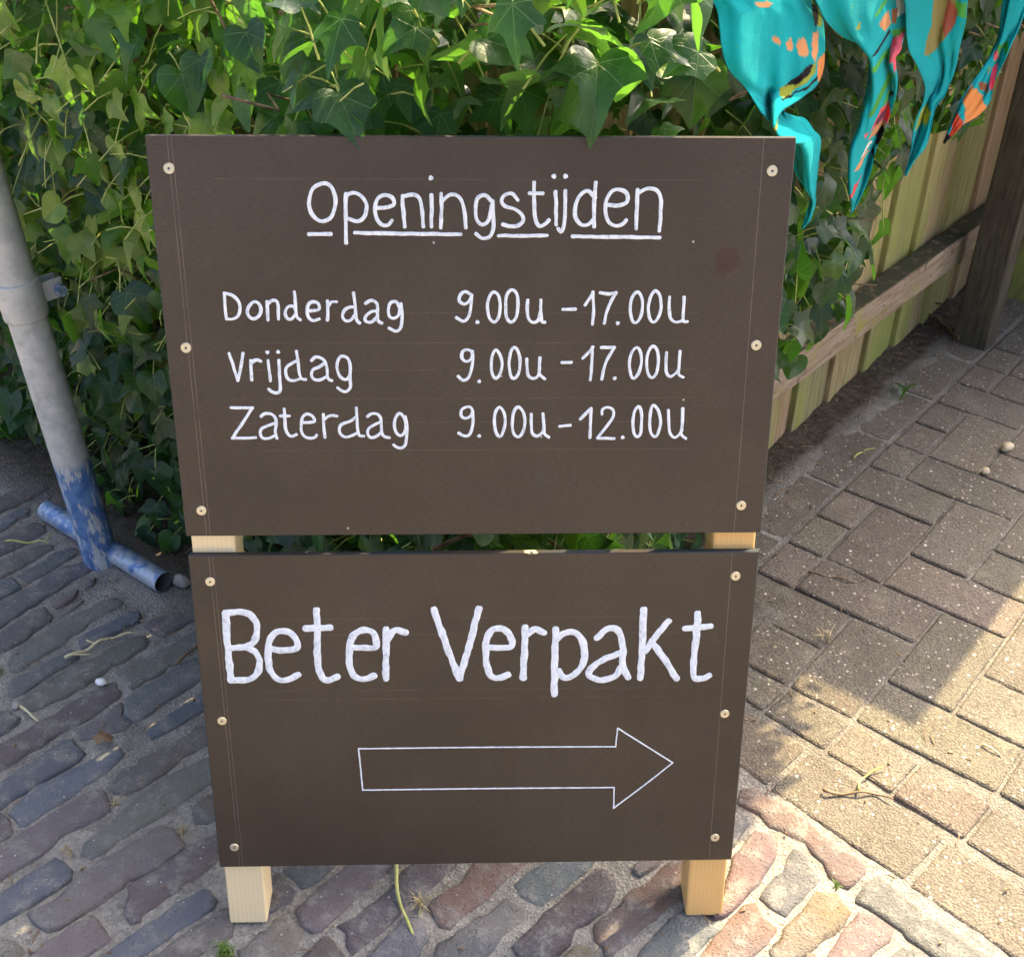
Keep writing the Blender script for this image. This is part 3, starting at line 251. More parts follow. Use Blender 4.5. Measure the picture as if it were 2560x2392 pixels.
def paint_mat():
    k = NT('white_lettering', .45, .4); o = k.objco(); n = k.noise(k.scale(o, (1, 1, .6)), 190, 4, .7, .8); n2 = k.noise(o, 700, 2)
    k.color(k.ramp(n, [(.28, (.42, .46, .51)), (.46, (.68, .71, .75)), (.66, (.82, .83, .86))])); k.bump(k.math('ADD', n, n2), .35, .0005); return k.m
def simple(name, c, rough=.6, spec=.4, metal=0, sc=0, var=.3, bump=0):
    k = NT(name, rough, spec); k.b.inputs['Metallic'].default_value = metal
    if sc:
        n = k.noise(k.objco(), sc, 4, .6); k.color(k.mix(k.math('MULTIPLY', k.step(n, .35, .7), var * 2, clamp=True), c, tuple(v * (1 - var) for v in c)))
        if bump: k.bump(n, bump, .002)
    else: k.color(c)
    return k.m
def zinc_mat(blue=True):
    k = NT('galvanised_steel' + ('_painted' if blue else ''), .42, .5); o = k.objco(); z = k.sep(o)[2]
    n = k.noise(o, 40, 4, .65); n2 = k.noise(k.scale(o, (1, 1, .25)), 90, 4, .7); s = k.vor(o, 55); big = k.noise(o, 9, 3)
    col = k.ramp(n, [(.3, (.40, .395, .37)), (.55, (.54, .53, .49)), (.8, (.64, .62, .56))])
    col = k.mix(k.math('MULTIPLY', k.sep(s.outputs['Color'])[0], .25), col, (.26, .27, .28))
    metal = .12
    if blue:
        lvl = k.math('ADD', z, k.math('MULTIPLY', k.math('SUBTRACT', big, .5), .09)); m = k.math('SUBTRACT', 1., k.step(lvl, .185, .215))
        chip = k.step(k.math('ADD', n2, k.math('MULTIPLY', k.math('SUBTRACT', big, .5), .5)), .50, .56)
        m = k.math('MULTIPLY', m, k.math('SUBTRACT', 1., k.math('MULTIPLY', chip, .85)))
        bl = k.mix(k.step(n, .35, .7), (.05, .12, .29), (.14, .25, .42))
        col = k.mix(m, col, bl); k.put(k.b.inputs['Metallic'], k.math('MULTIPLY', k.math('SUBTRACT', 1., m), metal)); k.rough(k.math('ADD', .38, k.math('MULTIPLY', n, .3)))
    else:
        k.put(k.b.inputs['Metallic'], metal)
    k.color(col); k.bump(k.math('ADD', n, k.math('MULTIPLY', n2, .5)), .25, .001); return k.m
def foot_mat():
    k = NT('worn_blue_steel', .45, .5); o = k.objco(); n = k.noise(o, 45, 4, .7); b = k.noise(o, 14, 3)
    col = k.mix(k.step(k.math('ADD', n, k.math('MULTIPLY', b, .6)), .70, .92), (.10, .20, .40), (.40, .45, .50)); col = k.mix(k.step(n, .62, .7), col, (.22, .24, .27))
    k.color(col); k.b.inputs['Metallic'].default_value = .35; k.bump(n, .25, .001); return k.m
def leaf_mat(name, attr):
    k = NT(name, .36, .4)
    c = k.n('Attribute', attribute_name='tint').outputs['Color'] if attr else k.ocolor()
    uv = k.n('UVMap', uv_map='leaf').outputs[0]; x = k.sep(uv); X = k.math('SUBTRACT', x[0], .5); Y = k.math('SUBTRACT', x[1], .3)
    r = k.math('SQRT', k.math('ADD', k.math('MULTIPLY', X, X), k.math('MULTIPLY', Y, Y)))
    vein = None
    for ang in (0, 46, -46, 98, -98):
        sx, cy = math.sin(math.radians(ang)), math.cos(math.radians(ang))
        along = k.math('ADD', k.math('MULTIPLY', X, sx), k.math('MULTIPLY', Y, cy)); across = k.math('ABSOLUTE', k.math('SUBTRACT', k.math('MULTIPLY', X, cy), k.math('MULTIPLY', Y, sx)))
        wd = k.math('SUBTRACT', .0062, k.math('MULTIPLY', r, .008))
        e = k.math('MULTIPLY', k.math('GREATER_THAN', along, 0.), k.math('SUBTRACT', 1., k.step(k.math('DIVIDE', across, k.math('MAXIMUM', wd, .0018)), .35, 1.2)))
        vein = e if vein is None else k.math('MAXIMUM', vein, e)
    ve = k.vor(uv, 11, 'DISTANCE_TO_EDGE'); fine = k.math('SUBTRACT', 1., k.step(ve.outputs['Distance'], .008, .05))
    p = k.pos(); n = k.noise(p, 45, 3); n2 = k.noise(p, 160, 3)
    col = k.mix(k.step(n, .3, .7), c, k.mix(1., c, (.62, .72, .80), 'MULTIPLY'))
    col = k.mix(k.math('MULTIPLY', fine, .22), col, k.mix(.5, c, (.16, .24, .10)))
    col = k.mix(k.math('MULTIPLY', vein, .6), col, k.mix(.5, c, (.24, .34, .17)))
    col = k.mix(k.math('MULTIPLY', k.step(n2, .68, .78), .3), col, (.10, .085, .04))
    back = k.n('NewGeometry').outputs['Backfacing']; col = k.mix(k.math('MULTIPLY', back, .5), col, (.13, .19, .075))
    k.color(col); k.rough(k.math('ADD', .22, k.math('MULTIPLY', n2, .25)))
    k.bump(k.math('SUBTRACT', k.math('MULTIPLY', n2, .3), k.math('ADD', vein, k.math('MULTIPLY', fine, .4))), .35, .0012)
    tr = k.n('BsdfTranslucent'); k.put(tr.inputs['Color'], k.mix(1., k.mix(.5, col, (.10, .26, .02)), (1.9, 2.3, 1.0), 'MULTIPLY'))
    ms = k.n('MixShader'); ms.inputs[0].default_value = .36; k.l(k.b.outputs[0], ms.inputs[1]); k.l(tr.outputs[0], ms.inputs[2])
    k.l(ms.outputs[0], k.t.nodes['Material Output'].inputs['Surface']); return k.m
def flag_mat():
    k = NT('printed_cotton', 1., .0); c = k.n('Attribute', attribute_name='print').outputs['Color']; p = k.pos()
    w = k.noise(p, 900, 2); n = k.noise(p, 55, 4, .6)
    hem = k.n('Attribute', attribute_name='hem').outputs['Fac']; c = k.mix(k.math('MULTIPLY', hem, .45), c, k.mix(1., c, (.55, .6, .62), 'MULTIPLY')); col = k.mix(k.math('MULTIPLY', w, .4), c, k.mix(1., c, (1.5, 1.3, 1.25), 'MULTIPLY')); k.color(col); k.bump(k.math('ADD', w, k.math('MULTIPLY', n, 3.)), .6, .0012)
    k.b.inputs['Sheen Weight'].default_value = .06
    tr = k.n('BsdfTranslucent'); k.put(tr.inputs['Color'], col); ms = k.n('MixShader'); ms.inputs[0].default_value = .5
    k.l(k.b.outputs[0], ms.inputs[1]); k.l(tr.outputs[0], ms.inputs[2]); k.l(ms.outputs[0], k.t.nodes['Material Output'].inputs['Surface']); return k.m
def twig_mat(name, a, b):
    k = NT(name, .75, .3); o = k.objco(); n = k.noise(o, 60, 4, .7); k.color(k.mix(k.step(n, .35, .65), a, b)); k.bump(n, .4, .001); return k.m
M = dict(brick=brick_mat(), paver=paver_mat(), sand=sand_mat(), far=far_mat(), plank=fence_mat(), rail=rail_mat(), post=post_mat(), pine=pine_mat(), board=board_mat(), edge=edge_mat(), paint=paint_mat(),
         screw=simple('zinc_screw', (.62, .54, .38), .35, .5, .75, 300, .15), recess=simple('screw_recess', (.10, .09, .11), .4), pole=zinc_mat(), zinc=zinc_mat(False), foot=foot_mat(), hole=simple('tube_inside', (.05, .05, .052), .8),
         leaf=leaf_mat('ivy_leaf', False), leafs=leaf_mat('ivy_foliage', True), flag=flag_mat(), tape=simple('bunting_tape', (.03, .36, .42), .9, .1, 0, 200, .2),
         stalk=twig_mat('ivy_stalk', (.26, .32, .07), (.44, .46, .16)), twig=twig_mat('ivy_wood', (.11, .072, .040), (.26, .19, .11)), straw=twig_mat('dry_straw', (.52, .43, .24), (.66, .58, .36)), lime=twig_mat('green_stem', (.34, .36, .08), (.50, .48, .18)), bark=twig_mat('brown_bark', (.10, .065, .04), (.22, .15, .09)),
         grass=twig_mat('grass_blade', (.07, .16, .02), (.20, .28, .06)), drygrass=twig_mat('dry_grass', (.36, .28, .13), (.50, .42, .24)), white=simple('white_pebble', (.78, .77, .74), .5, .4, 0, 40, .1, .2), stone=simple('pale_pebble', (.50, .42, .27), .7, .3, 0, 60, .25, .3), grey=simple('grey_stone', (.34, .32, .29), .8, .3, 0, 50, .4, .5),
         dead=twig_mat('dead_leaf', (.13, .075, .04), (.28, .19, .11)))

# ------------------------------------------------------------------ ground, sand bed
g = obj('ground', [(-80, -80, -.07), (80, -80, -.07), (80, 80, -.07), (-80, 80, -.07)], [(0, 1, 2, 3)], M['far']); tag(g, kind='structure')
def fnoise(x, y, s, seed=0): return mnoise.noise(Vector((x * s, y * s, seed * 7.3)))
CELL = 0.10461
def cu(u): return (u - .885) * CELL
def cvv(v): return (v + 10.886) * CELL
def border_v(u):                                           # clay to concrete line, metres along the fence direction
    uc = u / CELL + .885; return cvv(-6.86 - .12 * (uc - 2.46))
def dirt_amount(u, v):
    a = 0.0
    if u < -.15 and v > .3: a = min(1, max(0, (-.15 - u) / .07))
    if u < -.2: a = max(a, min(1, max(0, (v - .12) / .09)))
    if u >= -.2 and v < .75: a = max(a, min(1, max(0, (v - .32) / .1)) * min(1, max(0, (.05 - u) / .12)))
    return a
N = 190; X0, X1, Y0, Y1 = -1.25, 1.55, -.62, 2.3
V = []; F = []; D = []
for j in range(N + 1):
    for i in range(N + 1):
        x = X0 + (X1 - X0) * i / N; y = Y0 + (Y1 - Y0) * j / N; u = x * UD[0] + y * UD[1]; v = x * VD[0] + y * VD[1]
        d = dirt_amount(u, v); z = -.0034 + .0026 * fnoise(x, y, 9) + .002 * fnoise(x, y, 31, 1)
        if v > border_v(u) and u > -.1: z -= .0010; d = max(d, .42)
        z += (d if d != .42 else 0) * (.0055 + .007 * fnoise(x, y, 14, 2) + .004 * fnoise(x, y, 45, 3)); V.append((x, y, z)); D.append(d)
for j in range(N):
    for i in range(N): a = j * (N + 1) + i; F.append((a, a + 1, a + N + 2, a + N + 1))
me = mesh('sand_bed', V, F, [M['sand']], True); at = me.attributes.new('dirt', 'FLOAT', 'POINT'); at.data.foreach_set('value', D)
sb = tag(link('sand_bed', me), kind='structure')
# outer ring of the same sand so that the bed does not end at an edge
R = 30; Vo = [(-R, -R, -.012), (R, -R, -.012), (R, R, -.012), (-R, R, -.012), (X0 + .02, Y0 + .02, -.012), (X1 - .02, Y0 + .02, -.012), (X1 - .02, Y1 - .02, -.012), (X0 + .02, Y1 - .02, -.012)]
tag(obj('terrain', Vo, [(0, 1, 5, 4), (1, 2, 6, 5), (2, 3, 7, 6), (3, 0, 4, 7)], M['sand']), kind='structure')

# ------------------------------------------------------------------ clay bricks
BC = dict(p=(.146, .116, .114), s=(.118, .126, .128), o=(.148, .146, .120), b=(.112, .127, .145), g=(.142, .126, .118), w=(.150, .128, .105), d=(.098, .080, .080), r=(.170, .104, .080), k=(.150, .104, .090), y=(.190, .140, .082), h=(.112, .112, .104))
def chaikin(P, n=1):
    for _ in range(n):
        Q = []
        for i in range(len(P)):
            a, b = P[i], P[(i + 1) % len(P)]; Q += [a * .75 + b * .25, a * .25 + b * .75]
        P = Q
    return P
def area2(P): return sum(P[i][0] * P[(i + 1) % len(P)][1] - P[(i + 1) % len(P)][0] * P[i][1] for i in range(len(P)))
def brick_obj(name, poly, top, color, parent, seed):
    P = [np.array(p, float) for p in poly]
    if area2(P) < 0: P.reverse()
    Q = []                                                  # split long sides so that they can wander
    for i in range(len(P)):
        a, b = P[i], P[(i + 1) % len(P)]; k = max(1, int(np.linalg.norm(b - a) / .013))
        for t in range(k):
            p = a + (b - a) * t / k; Q.append(p + np.array((fnoise(p[0], p[1], 60, seed), fnoise(p[0], p[1], 60, seed + 5))) * .0026 + np.array((fnoise(p[0], p[1], 170, seed + 2), fnoise(p[0], p[1], 170, seed + 9))) * .0016)
    P = Q; n = len(P); c = sum(P) / n
    def ring(ins):
        out = []
        for i in range(n):
            t = P[(i + 2) % n] - P[i - 2]; t = t / (np.linalg.norm(t) + 1e-9); nn = np.array((-t[1], t[0])); out.append(P[i] + nn * (ins + (max(0, fnoise(P[i][0], P[i][1], 75, seed + 3) - .18) * .016 if ins > -.0005 else 0)))
        for _ in range(1 if ins > .004 else 0): out = [out[i] * .5 + (out[i - 1] + out[(i + 1) % n]) * .25 for i in range(n)]
        return out
    V = []; F = []; tx, ty = random.uniform(-.015, .015), random.uniform(-.015, .015)
    A = np.array(P) - c; wid = np.ptp(A @ np.linalg.eigh(A.T @ A)[1][:, 0]); lim = min(.0055, wid * .11)
    for ins, z in ((-.0022, top - .045), (-.0012, top - .008), (-.0002, top - .0034), (lim * .30, top - .0009), (lim, top), (lim * 1.45, top + .0002)):
        for q in ring(ins):
            e = .0018 * fnoise(q[0], q[1], 35, seed) if z > top - .004 else 0
            V.append((q[0] - c[0], q[1] - c[1], z + e + (q[0] - c[0]) * tx + (q[1] - c[1]) * ty))
    for r in range(5):
        for i in range(n): F.append((r * n + i, r * n + (i + 1) % n, (r + 1) * n + (i + 1) % n, (r + 1) * n + i))
    F.append(tuple(5 * n + i for i in range(n)))
    o = link(name, mesh(name, V, F, [M['brick']], True), parent); o.location = (c[0], c[1], 0)
    j = random.uniform(.85, 1.15); o.color = tuple(max(0, ch * j * random.uniform(.95, 1.05)) for ch in color) + (1,); return o
street = tag(empty('street', (0, 0, 0)), kind='structure')
polys = []
for s, (k, P) in enumerate(BRICKS):
    P = [(a / 1000, b / 1000) for a, b in P]; polys.append(P)
    brick_obj('brick', P, .0015 + random.uniform(-.002, .003), BC[k], street, s)
def inside(P, x, y):
    c = False; n = len(P)
    for i in range(n):
        (x0, y0), (x1, y1) = P[i], P[i - 1]
        if (y0 > y) != (y1 > y) and x < (x1 - x0) * (y - y0) / (y1 - y0) + x0: c = not c
    return c
signq = [(360, 336), (1996, 344), (1836, 2150), (545, 2170)]
def visible(x, y):                                          # seen in the photograph and not behind the sign
    a, b, d = project((x, y, 0)); return -30 < a < 2590 and -30 < b < 2440 and not inside(signq, a, b)
cnt = 0
for r in range(-26, 26):                                    # bricks of the same bond outside the view and behind the sign
    for q in range(-8, 12):
        uc = r * .0615; vc = q * .214 + (r % 2) * .107 + random.uniform(-.02, .02) - .35; L = random.uniform(.185, .205) / 2; W = random.uniform(.046, .052) / 2
        if vc + L > min(border_v(uc), .22 if uc < -.2 else 9) - .005: continue
        pts = [(uc - W, vc - L), (uc - W * 1.02, vc), (uc - W, vc + L), (uc + W, vc + L), (uc + W * 1.03, vc), (uc + W, vc - L)]
        wp = [tuple(uvz(a, b)[:2]) for a, b in pts]; cx, cy = uvz(uc, vc)[:2]
        if abs(cx) > 1.2 or not -.62 < cy < 1.1: continue
        test = wp + [(cx, cy)] + [tuple(uvz(uc, vc + L * f)[:2]) for f in (-.5, .5)]
        if any(visible(*t) for t in test): continue
        if any(inside(P, *t) for P in polys for t in test) or any(inside(wp, *t) for P in polys for t in P): continue
        brick_obj('brick', wp, random.uniform(-.001, .004), BC[random.choice('ppsobgwd')], street, 100 + cnt); cnt += 1

# ------------------------------------------------------------------ concrete pavers
path = tag(empty('path', (0, 0, 0)), kind='structure'); cache = {}
PC = [(.158, .137, .105), (.165, .135, .110), (.146, .136, .100), (.156, .142, .112), (.142, .126, .099)]
def paver(u0, u1, v0, v1, name='paver', slope=0.0, drop=0.0):
    w, h = round((u1 - u0) - .0045, 4), round((v1 - v0) - .0045, 4); key = (w, h)
    if key not in cache:
        V = []; F = []
        for ins, z in ((0, -.06), (0, -.0045), (.0012, -.0018), (.004, 0)):
            r = .003
            for sx, sy in ((-1, -1), (1, -1), (1, 1), (-1, 1)):
                a, b = w / 2 - ins, h / 2 - ins; e = [(sx * (a - r), sy * b), (sx * a, sy * (b - r))]
                if sx * sy > 0: pass
                V += [(*q, z) for q in (e if sx * sy < 0 else e[::-1])]
        for r in range(3):
            for i in range(8): F.append((r * 8 + i, r * 8 + (i + 1) % 8, (r + 1) * 8 + (i + 1) % 8, (r + 1) * 8 + i))
        F.append(tuple(24 + i for i in range(8))); cache[key] = mesh('paver', V, F, [M['paver']])
    o = link(name, cache[key], path); o.location = uvz((u0 + u1) / 2, (v0 + v1) / 2, random.uniform(-.0012, .0012) - drop)
    o.rotation_euler = (random.uniform(-.006, .006), random.uniform(-.006, .006), math.atan2(UD[1], UD[0]) + math.atan(slope) + random.uniform(-.004, .004))
    c = random.choice(PC); j = random.uniform(.80, 1.15); o.color = tuple(x * j for x in c) + (1,); return o
def eu(i): return cu(0 if i == 0 else .68 + 1.013 * (i - 1))
def ev(v): return cvv(v * 1.012)
for v in range(-5, 17):
    for i in range(0, 9):
        t = (v - i) % 4
        if i == 0:
            if t == 0: paver(eu(0), eu(2), ev(v), ev(v + 1))
            else: paver(eu(0), eu(1), ev(v), ev(v + 1))
        elif t == 0: paver(eu(i), eu(i + 2), ev(v), ev(v + 1))
        elif t == 1: paver(eu(i), eu(i + 1), ev(v), ev(v + 2))
        elif t == 2 and v == -5: paver(eu(i), eu(i + 1), ev(v), ev(v + 1))
for i in range(1, 10):                                      # cut pieces, then the course along the clay
    s = -.11; mid = .68 + 1.013 * (i - .5); top = -5.10 - .05 * max(0, mid - 2.2); bot = -5.86 + s * (mid - 2.75)
    paver(eu(i), eu(i + 1), cvv(bot), cvv(min(top, bot + .80)), slope=s * .8)
for q in range(-1, 5):
    a = .44 + 2.02 * q; mid = a + 1; paver(cu(a), cu(a + 2.0), cvv(-6.42 - .12 * (mid - 2.46) - .48), cvv(-6.42 - .12 * (mid - 2.46) + .5), slope=-.11)
for v in range(-6, 17, 2): paver(cu(-.95), cu(-.03), ev(v), ev(v + 2) , drop=.0012)

# ------------------------------------------------------------------ fence
fence = empty('wooden_fence', uvz(-.259, 1.2)); tag(fence, 'weathered plank fence with green algae along the paved path', 'fence')
FZ = math.atan2(VD[1], VD[0]); fence.rotation_euler = (0, 0, FZ)   # local x runs along the fence, local -y faces the path
joints = [.505, .62, .775, .93, 1.09, 1.247, 1.405, 1.568, 1.722, 1.885, 2.05, 2.21, 2.37, 2.53, 2.69]
PCOL = [(.46, .36, .18), (.36, .32, .15), (.52, .40, .22), (.36, .34, .14), (.44, .31, .18), (.34, .30, .15)]
for i in range(len(joints) - 1):
    a, b = joints[i] - 1.2 + .0015, joints[i + 1] - 1.2 - .0015; yy = .005 + random.uniform(-.001, .002)
    bm = box_bm(a, b, yy, yy + .017, -.03 + random.uniform(-.004, .01), 1.12, .003, 2)
    for vt in bm.verts: vt.co.y += .011 * ((vt.co.x - a) / (b - a) - .5)      # each plank laps a little over its neighbour
    o = from_bm('plank', bm, M['plank'], fence); o.color = PCOL[i % 6] + (1,); o.rotation_euler = (random.uniform(-.002, .002), random.uniform(-.002, .002), 0)
for i in range(11):                                         # unseen planks added inside the ivy, round the corner, to block sunlight
    bm = box_bm(-.70, -.683, i * .158 + .002, i * .158 + .156, -.03, 1.04, .003, 2); o = from_bm('plank', bm, M['plank'], fence); o.color = PCOL[(i * 5) % 6] + (1,)
for name, z0, z1 in (('rail', .165, .235), ('rail', .90, .97)):
    bm = box_bm(-.56, 1.35, -.047, -.001, z0, z1, .004, 2); o = from_bm(name, bm, M['rail'], fence); o.color = (.33, .265, .185, 1); o.rotation_euler = (0, math.radians(1.2) if z0 < .5 else 0, 0); o.location.z = .012 if z0 < .5 else 0
post = tag(from_bm('fence_post', box_bm(-.0325, .0325, -.039, .039, -.06, 1.55, .005, 2), M['post']), 'dark square wooden post standing in front of the plank fence', 'post'); post.location = uvz(-.138, 1.883); post.rotation_euler = (0, 0, FZ); post.color = (.10, .085, .060, 1)
panel = empty('garden_gate', uvz(.03, 2.16)); panel.rotation_euler = (0, 0, FZ - math.pi / 2); tag(panel, 'tall brown board gate crossing the path behind the dark post', 'gate')
for i in range(-1, 4):
    bm = box_bm(-.225 + i * .113, -.225 + i * .113 + .116, (i % 2) * .002, .0165 + (i % 2) * .002, -.012, 1.80, .003, 2); o = from_bm('plank', bm, M['plank'], panel); o.color = ((.20, .13, .08), (.17, .12, .08), (.22, .15, .09), (.18, .13, .07), (.2, .14, .08))[i] + (1,)
for z in (.3, 1.4): o = from_bm('rail', box_bm(-.224, .226, .0185, .06, z, z + .07, .004, 2), M['rail'], panel); o.color = (.2, .15, .1, 1)
for x in (-.16, .17): o = from_bm('post', box_bm(x - .03, x + .03, .0605, .12, -.06, 1.78, .004, 2), M['rail'], panel); o.color = (.15, .12, .08, 1)

# ------------------------------------------------------------------ ivy hedge
def sstep(a, b, x): t = np.clip((x - a) / (b - a), 0, 1); return t * t * (3 - 2 * t)
def smax(a, b, k): h = np.clip(.5 + .5 * (a - b) / k, 0, 1); return b * (1 - h) + a * h + k * h * (1 - h)
def wob(p, s, ph): return np.sin(p[:, 0] * s + ph) * np.sin(p[:, 1] * s * 1.13 + ph * 1.7) + .6 * np.sin(p[:, 2] * s * 1.21 + ph * 2.3) * np.sin((p[:, 0] - p[:, 1]) * s * .83 + ph)
ZB = ([0, .80, .92, 1.02, 1.12, 1.229, 1.325, 1.479, 1.761, 2.007, 2.5], [-1, -.4, .32, .43, .48, .51, .54, .57, .63, .73, .9])
def hedge(p):                                               # p in (u, v, z); negative inside
    u, v, z = p[:, 0], p[:, 1], p[:, 2]
    vl = .215 - .115 * sstep(.25, .9, z) - .05 * sstep(-.6, -1.3, u) * 0
    thick = .27 * sstep(.75, .35, v) + .20 * sstep(.35, .75, v) * sstep(1.25, 1.0, v) + .085 * sstep(1.0, 1.25, v)
    thick = thick * (.45 + .55 * sstep(.1, .7, z))
    over = sstep(.80, 1.0, v) * sstep(2.0, 1.8, v) * sstep(1.02, 1.12, z)  # unseen overhang above the bunting, shaped to shade the ground
    ur = -.259 + np.maximum(thick, .40 * over)
    zt = 1.10 + .28 * sstep(.55, 1.0, v) + .04 * np.sin(u * 5) + .04 * np.sin(v * 6 + 1)
    f = smax(smax(vl - v, u - ur, .10), z - zt, .12)
    f = smax(f, np.interp(v, *ZB) - z, .05)
    return f + .022 * wob(p, 11, .7) + .012 * wob(p, 27, 2.1)
def hgrad(p):
    e = .01; g = np.zeros_like(p)
    for k in range(3):
        d = np.zeros(3); d[k] = e; g[:, k] = (hedge(p + d) - hedge(p - d)) / (2 * e)
    return g / (np.linalg.norm(g, axis=1, keepdims=True) + 1e-9)
def to_world(p): return p[:, :1] * UD + p[:, 1:2] * VD + p[:, 2:] * np.array((0, 0, 1.))
lean = math.radians(12.852)
def clear(wp, pad):                                         # keep the leaves out of the sign, the pole and the fence boards
    x, y, z = wp.T; u = wp @ UD; v = wp @ VD
    ok = ~((np.abs(x) < .34) & (y < z * math.tan(lean) + .085 + pad) & (z < .90)) & ~((np.abs(x) < .34) & (y < .215) & (z >= .90) & (z < 1.02))
    ok &= ~((u < -.232) & (v > .66)) | (z > 1.14)
    ax = -.632 - .06 * z; ok &= ~((np.hypot(x - ax, y - .722) < .045 + pad))
    ok &= ~((u > -.075) & (v > .26) & (v < 1.3) & (z > .62) & (z < 1.06))        # room for the bunting
    return ok & (z > .012)
box_lo, box_hi = np.array((-1.75, -.02, 0.)), np.array((.17, 2.5, 1.55))
def scatter(nc, lo, hi, mind, pad):
    lo3, hi3 = (box_lo, box_hi) if nc > 0 else (np.array((-.26, .62, 1.02)), np.array((.17, 2.0, 1.5)))   # second form: unseen dense crown added to shade the ground
    p = lo3 + RNG.random((abs(nc), 3)) * (hi3 - lo3); f = hedge(p); p = p[(f > -hi) & (f < -lo)]
    back = (p[:, 0] < -.55) & (p[:, 1] > .62) | (p[:, 1] > .62) & (p[:, 0] < -.36) | (p[:, 1] > .48) & (p[:, 0] < -.25) & (p[:, 2] < 1.27); p = p[~back]
    wp = to_world(p); ok = clear(wp, pad); p, wp = p[ok], wp[ok]
    pr = (wp - CAM) @ RW.T; ix = 1280 + FPX * pr[:, 0] / pr[:, 2]; iy = 1196 + FPX * pr[:, 1] / pr[:, 2]
    near = (ix > -500) & (ix < 3100) & (iy > -900); p, wp = p[near], wp[near]
    grid = {}; keep = []
    for i, q in enumerate(wp):
        key = tuple((q // mind).astype(int)); bad = False
        for dx in (-1, 0, 1):
            for dy in (-1, 0, 1):
                for dz in (-1, 0, 1):
                    for j in grid.get((key[0] + dx, key[1] + dy, key[2] + dz), ()):
                        if np.sum((wp[j] - q) ** 2) < mind * mind: bad = True
        if not bad: grid.setdefault(key, []).append(i); keep.append(i)
    return p[keep], wp[keep]
# leaf outlines: stalk joins at the origin, tip towards +y
OUT = [[(0, -.03), (.10, -.17), (.24, -.22), (.36, -.15), (.38, -.02), (.50, .10), (.62, .24), (.44, .26), (.27, .33), (.20, .50), (.11, .74), (0, .98)],
       [(0, -.04), (.13, -.18), (.30, -.20), (.44, -.08), (.50, .10), (.56, .28), (.40, .36), (.27, .46), (.17, .62), (.08, .76), (0, .88)],
       [(0, -.05), (.12, -.20), (.30, -.22), (.44, -.10), (.48, .10), (.43, .30), (.32, .48), (.19, .64), (.09, .76), (0, .84)],
       [(0, -.02), (.08, -.12), (.20, -.14), (.30, -.05), (.33, .08), (.46, .20), (.52, .34), (.34, .38), (.20, .46), (.14, .66), (.07, .88), (0, 1.06)]]
LEAF = []
for oi, half in enumerate(OUT):
    for var in range(3):
        rr = random.Random(oi * 10 + var); pts = half + [(-x * rr.uniform(.9, 1.08), y + rr.uniform(-.02, .02)) for x, y in half[-2:0:-1]]
        sm = []
        for i in range(len(pts)):
            a, b, c = np.array(pts[i - 1]), np.array(pts[i]), np.array(pts[(i + 1) % len(pts)])
            ca = (b - a) @ (c - b) / (np.linalg.norm(b - a) * np.linalg.norm(c - b) + 1e-9); q = .30 if ca > .3 else .16
            sm += [tuple(b * (1 - q) + a * q), tuple(b * (1 - q) + c * q)]
        pts = sm; n = len(pts); cen = (0, .17); k1, k2, fold, tw = rr.uniform(.10, .9), rr.uniform(.05, .75), rr.uniform(.0, .55), rr.uniform(-.5, .5)
        def zz(x, y): return -k1 * x * x - k2 * (y - .1) ** 2 + fold * abs(x) + tw * x * y + .035 * math.sin(7 * x + var) * math.sin(6 * y + oi)
        P2 = [cen] + [(cen[0] + (x - cen[0]) * .52, cen[1] + (y - cen[1]) * .52) for x, y in pts] + pts
        F2 = [(0, 1 + i, 1 + (i + 1) % n) for i in range(n)] + [(1 + i, 1 + n + i, 1 + n + (i + 1) % n, 1 + (i + 1) % n) for i in range(n)]
        LEAF.append((np.array([(x, y, zz(x, y)) for x, y in P2]), F2))
def leaf_mesh(i, mat):
    Vt, Fc = LEAF[i]; me = mesh('leaf', Vt, Fc, [mat], True); uvl = me.uv_layers.new(name='leaf')
    for lp in me.loops: c = Vt[lp.vertex_index]; uvl.data[lp.index].uv = (c[0] * .5 + .5, c[1] * .5 + .3)
    return me
LM = [leaf_mesh(i, M['leaf']) for i in range(len(LEAF))]
GREENS = [((.020, .058, .018), .32), ((.032, .084, .020), .26), ((.018, .050, .026), .22), ((.070, .135, .020), .12), ((.14, .21, .026), .05), ((.06, .080, .030), .03)]
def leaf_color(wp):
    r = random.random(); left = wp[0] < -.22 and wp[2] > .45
    if left and random.random() < .5: c = random.choice([(.16, .26, .026), (.20, .29, .034), (.11, .21, .022), (.23, .28, .05)])  # upper-left leaves are yellower; sunlight through them is put into the colour
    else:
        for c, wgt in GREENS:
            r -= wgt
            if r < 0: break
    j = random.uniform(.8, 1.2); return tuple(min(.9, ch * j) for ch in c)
def leaf_frame(p, wp, n_uv, spread):
    nw = UD * n_uv[0] + VD * n_uv[1] + np.array((0, 0, n_uv[2])); r = RNG.normal(size=3)
    nrm = nw + np.array((0, -.12, .38)) + r * spread; nrm /= np.linalg.norm(nrm)
    tip = np.array((0, 0, -1.)) + RNG.normal(size=3) * .55 - nw * -.15; tip -= nrm * (tip @ nrm); tip /= np.linalg.norm(tip) + 1e-9
    return np.stack([np.cross(tip, nrm), tip, nrm], 1)      # columns: leaf x, leaf y (tip), leaf z
items = []                                                  # (matrix 3x3, centre, size, variant, colour, outer)
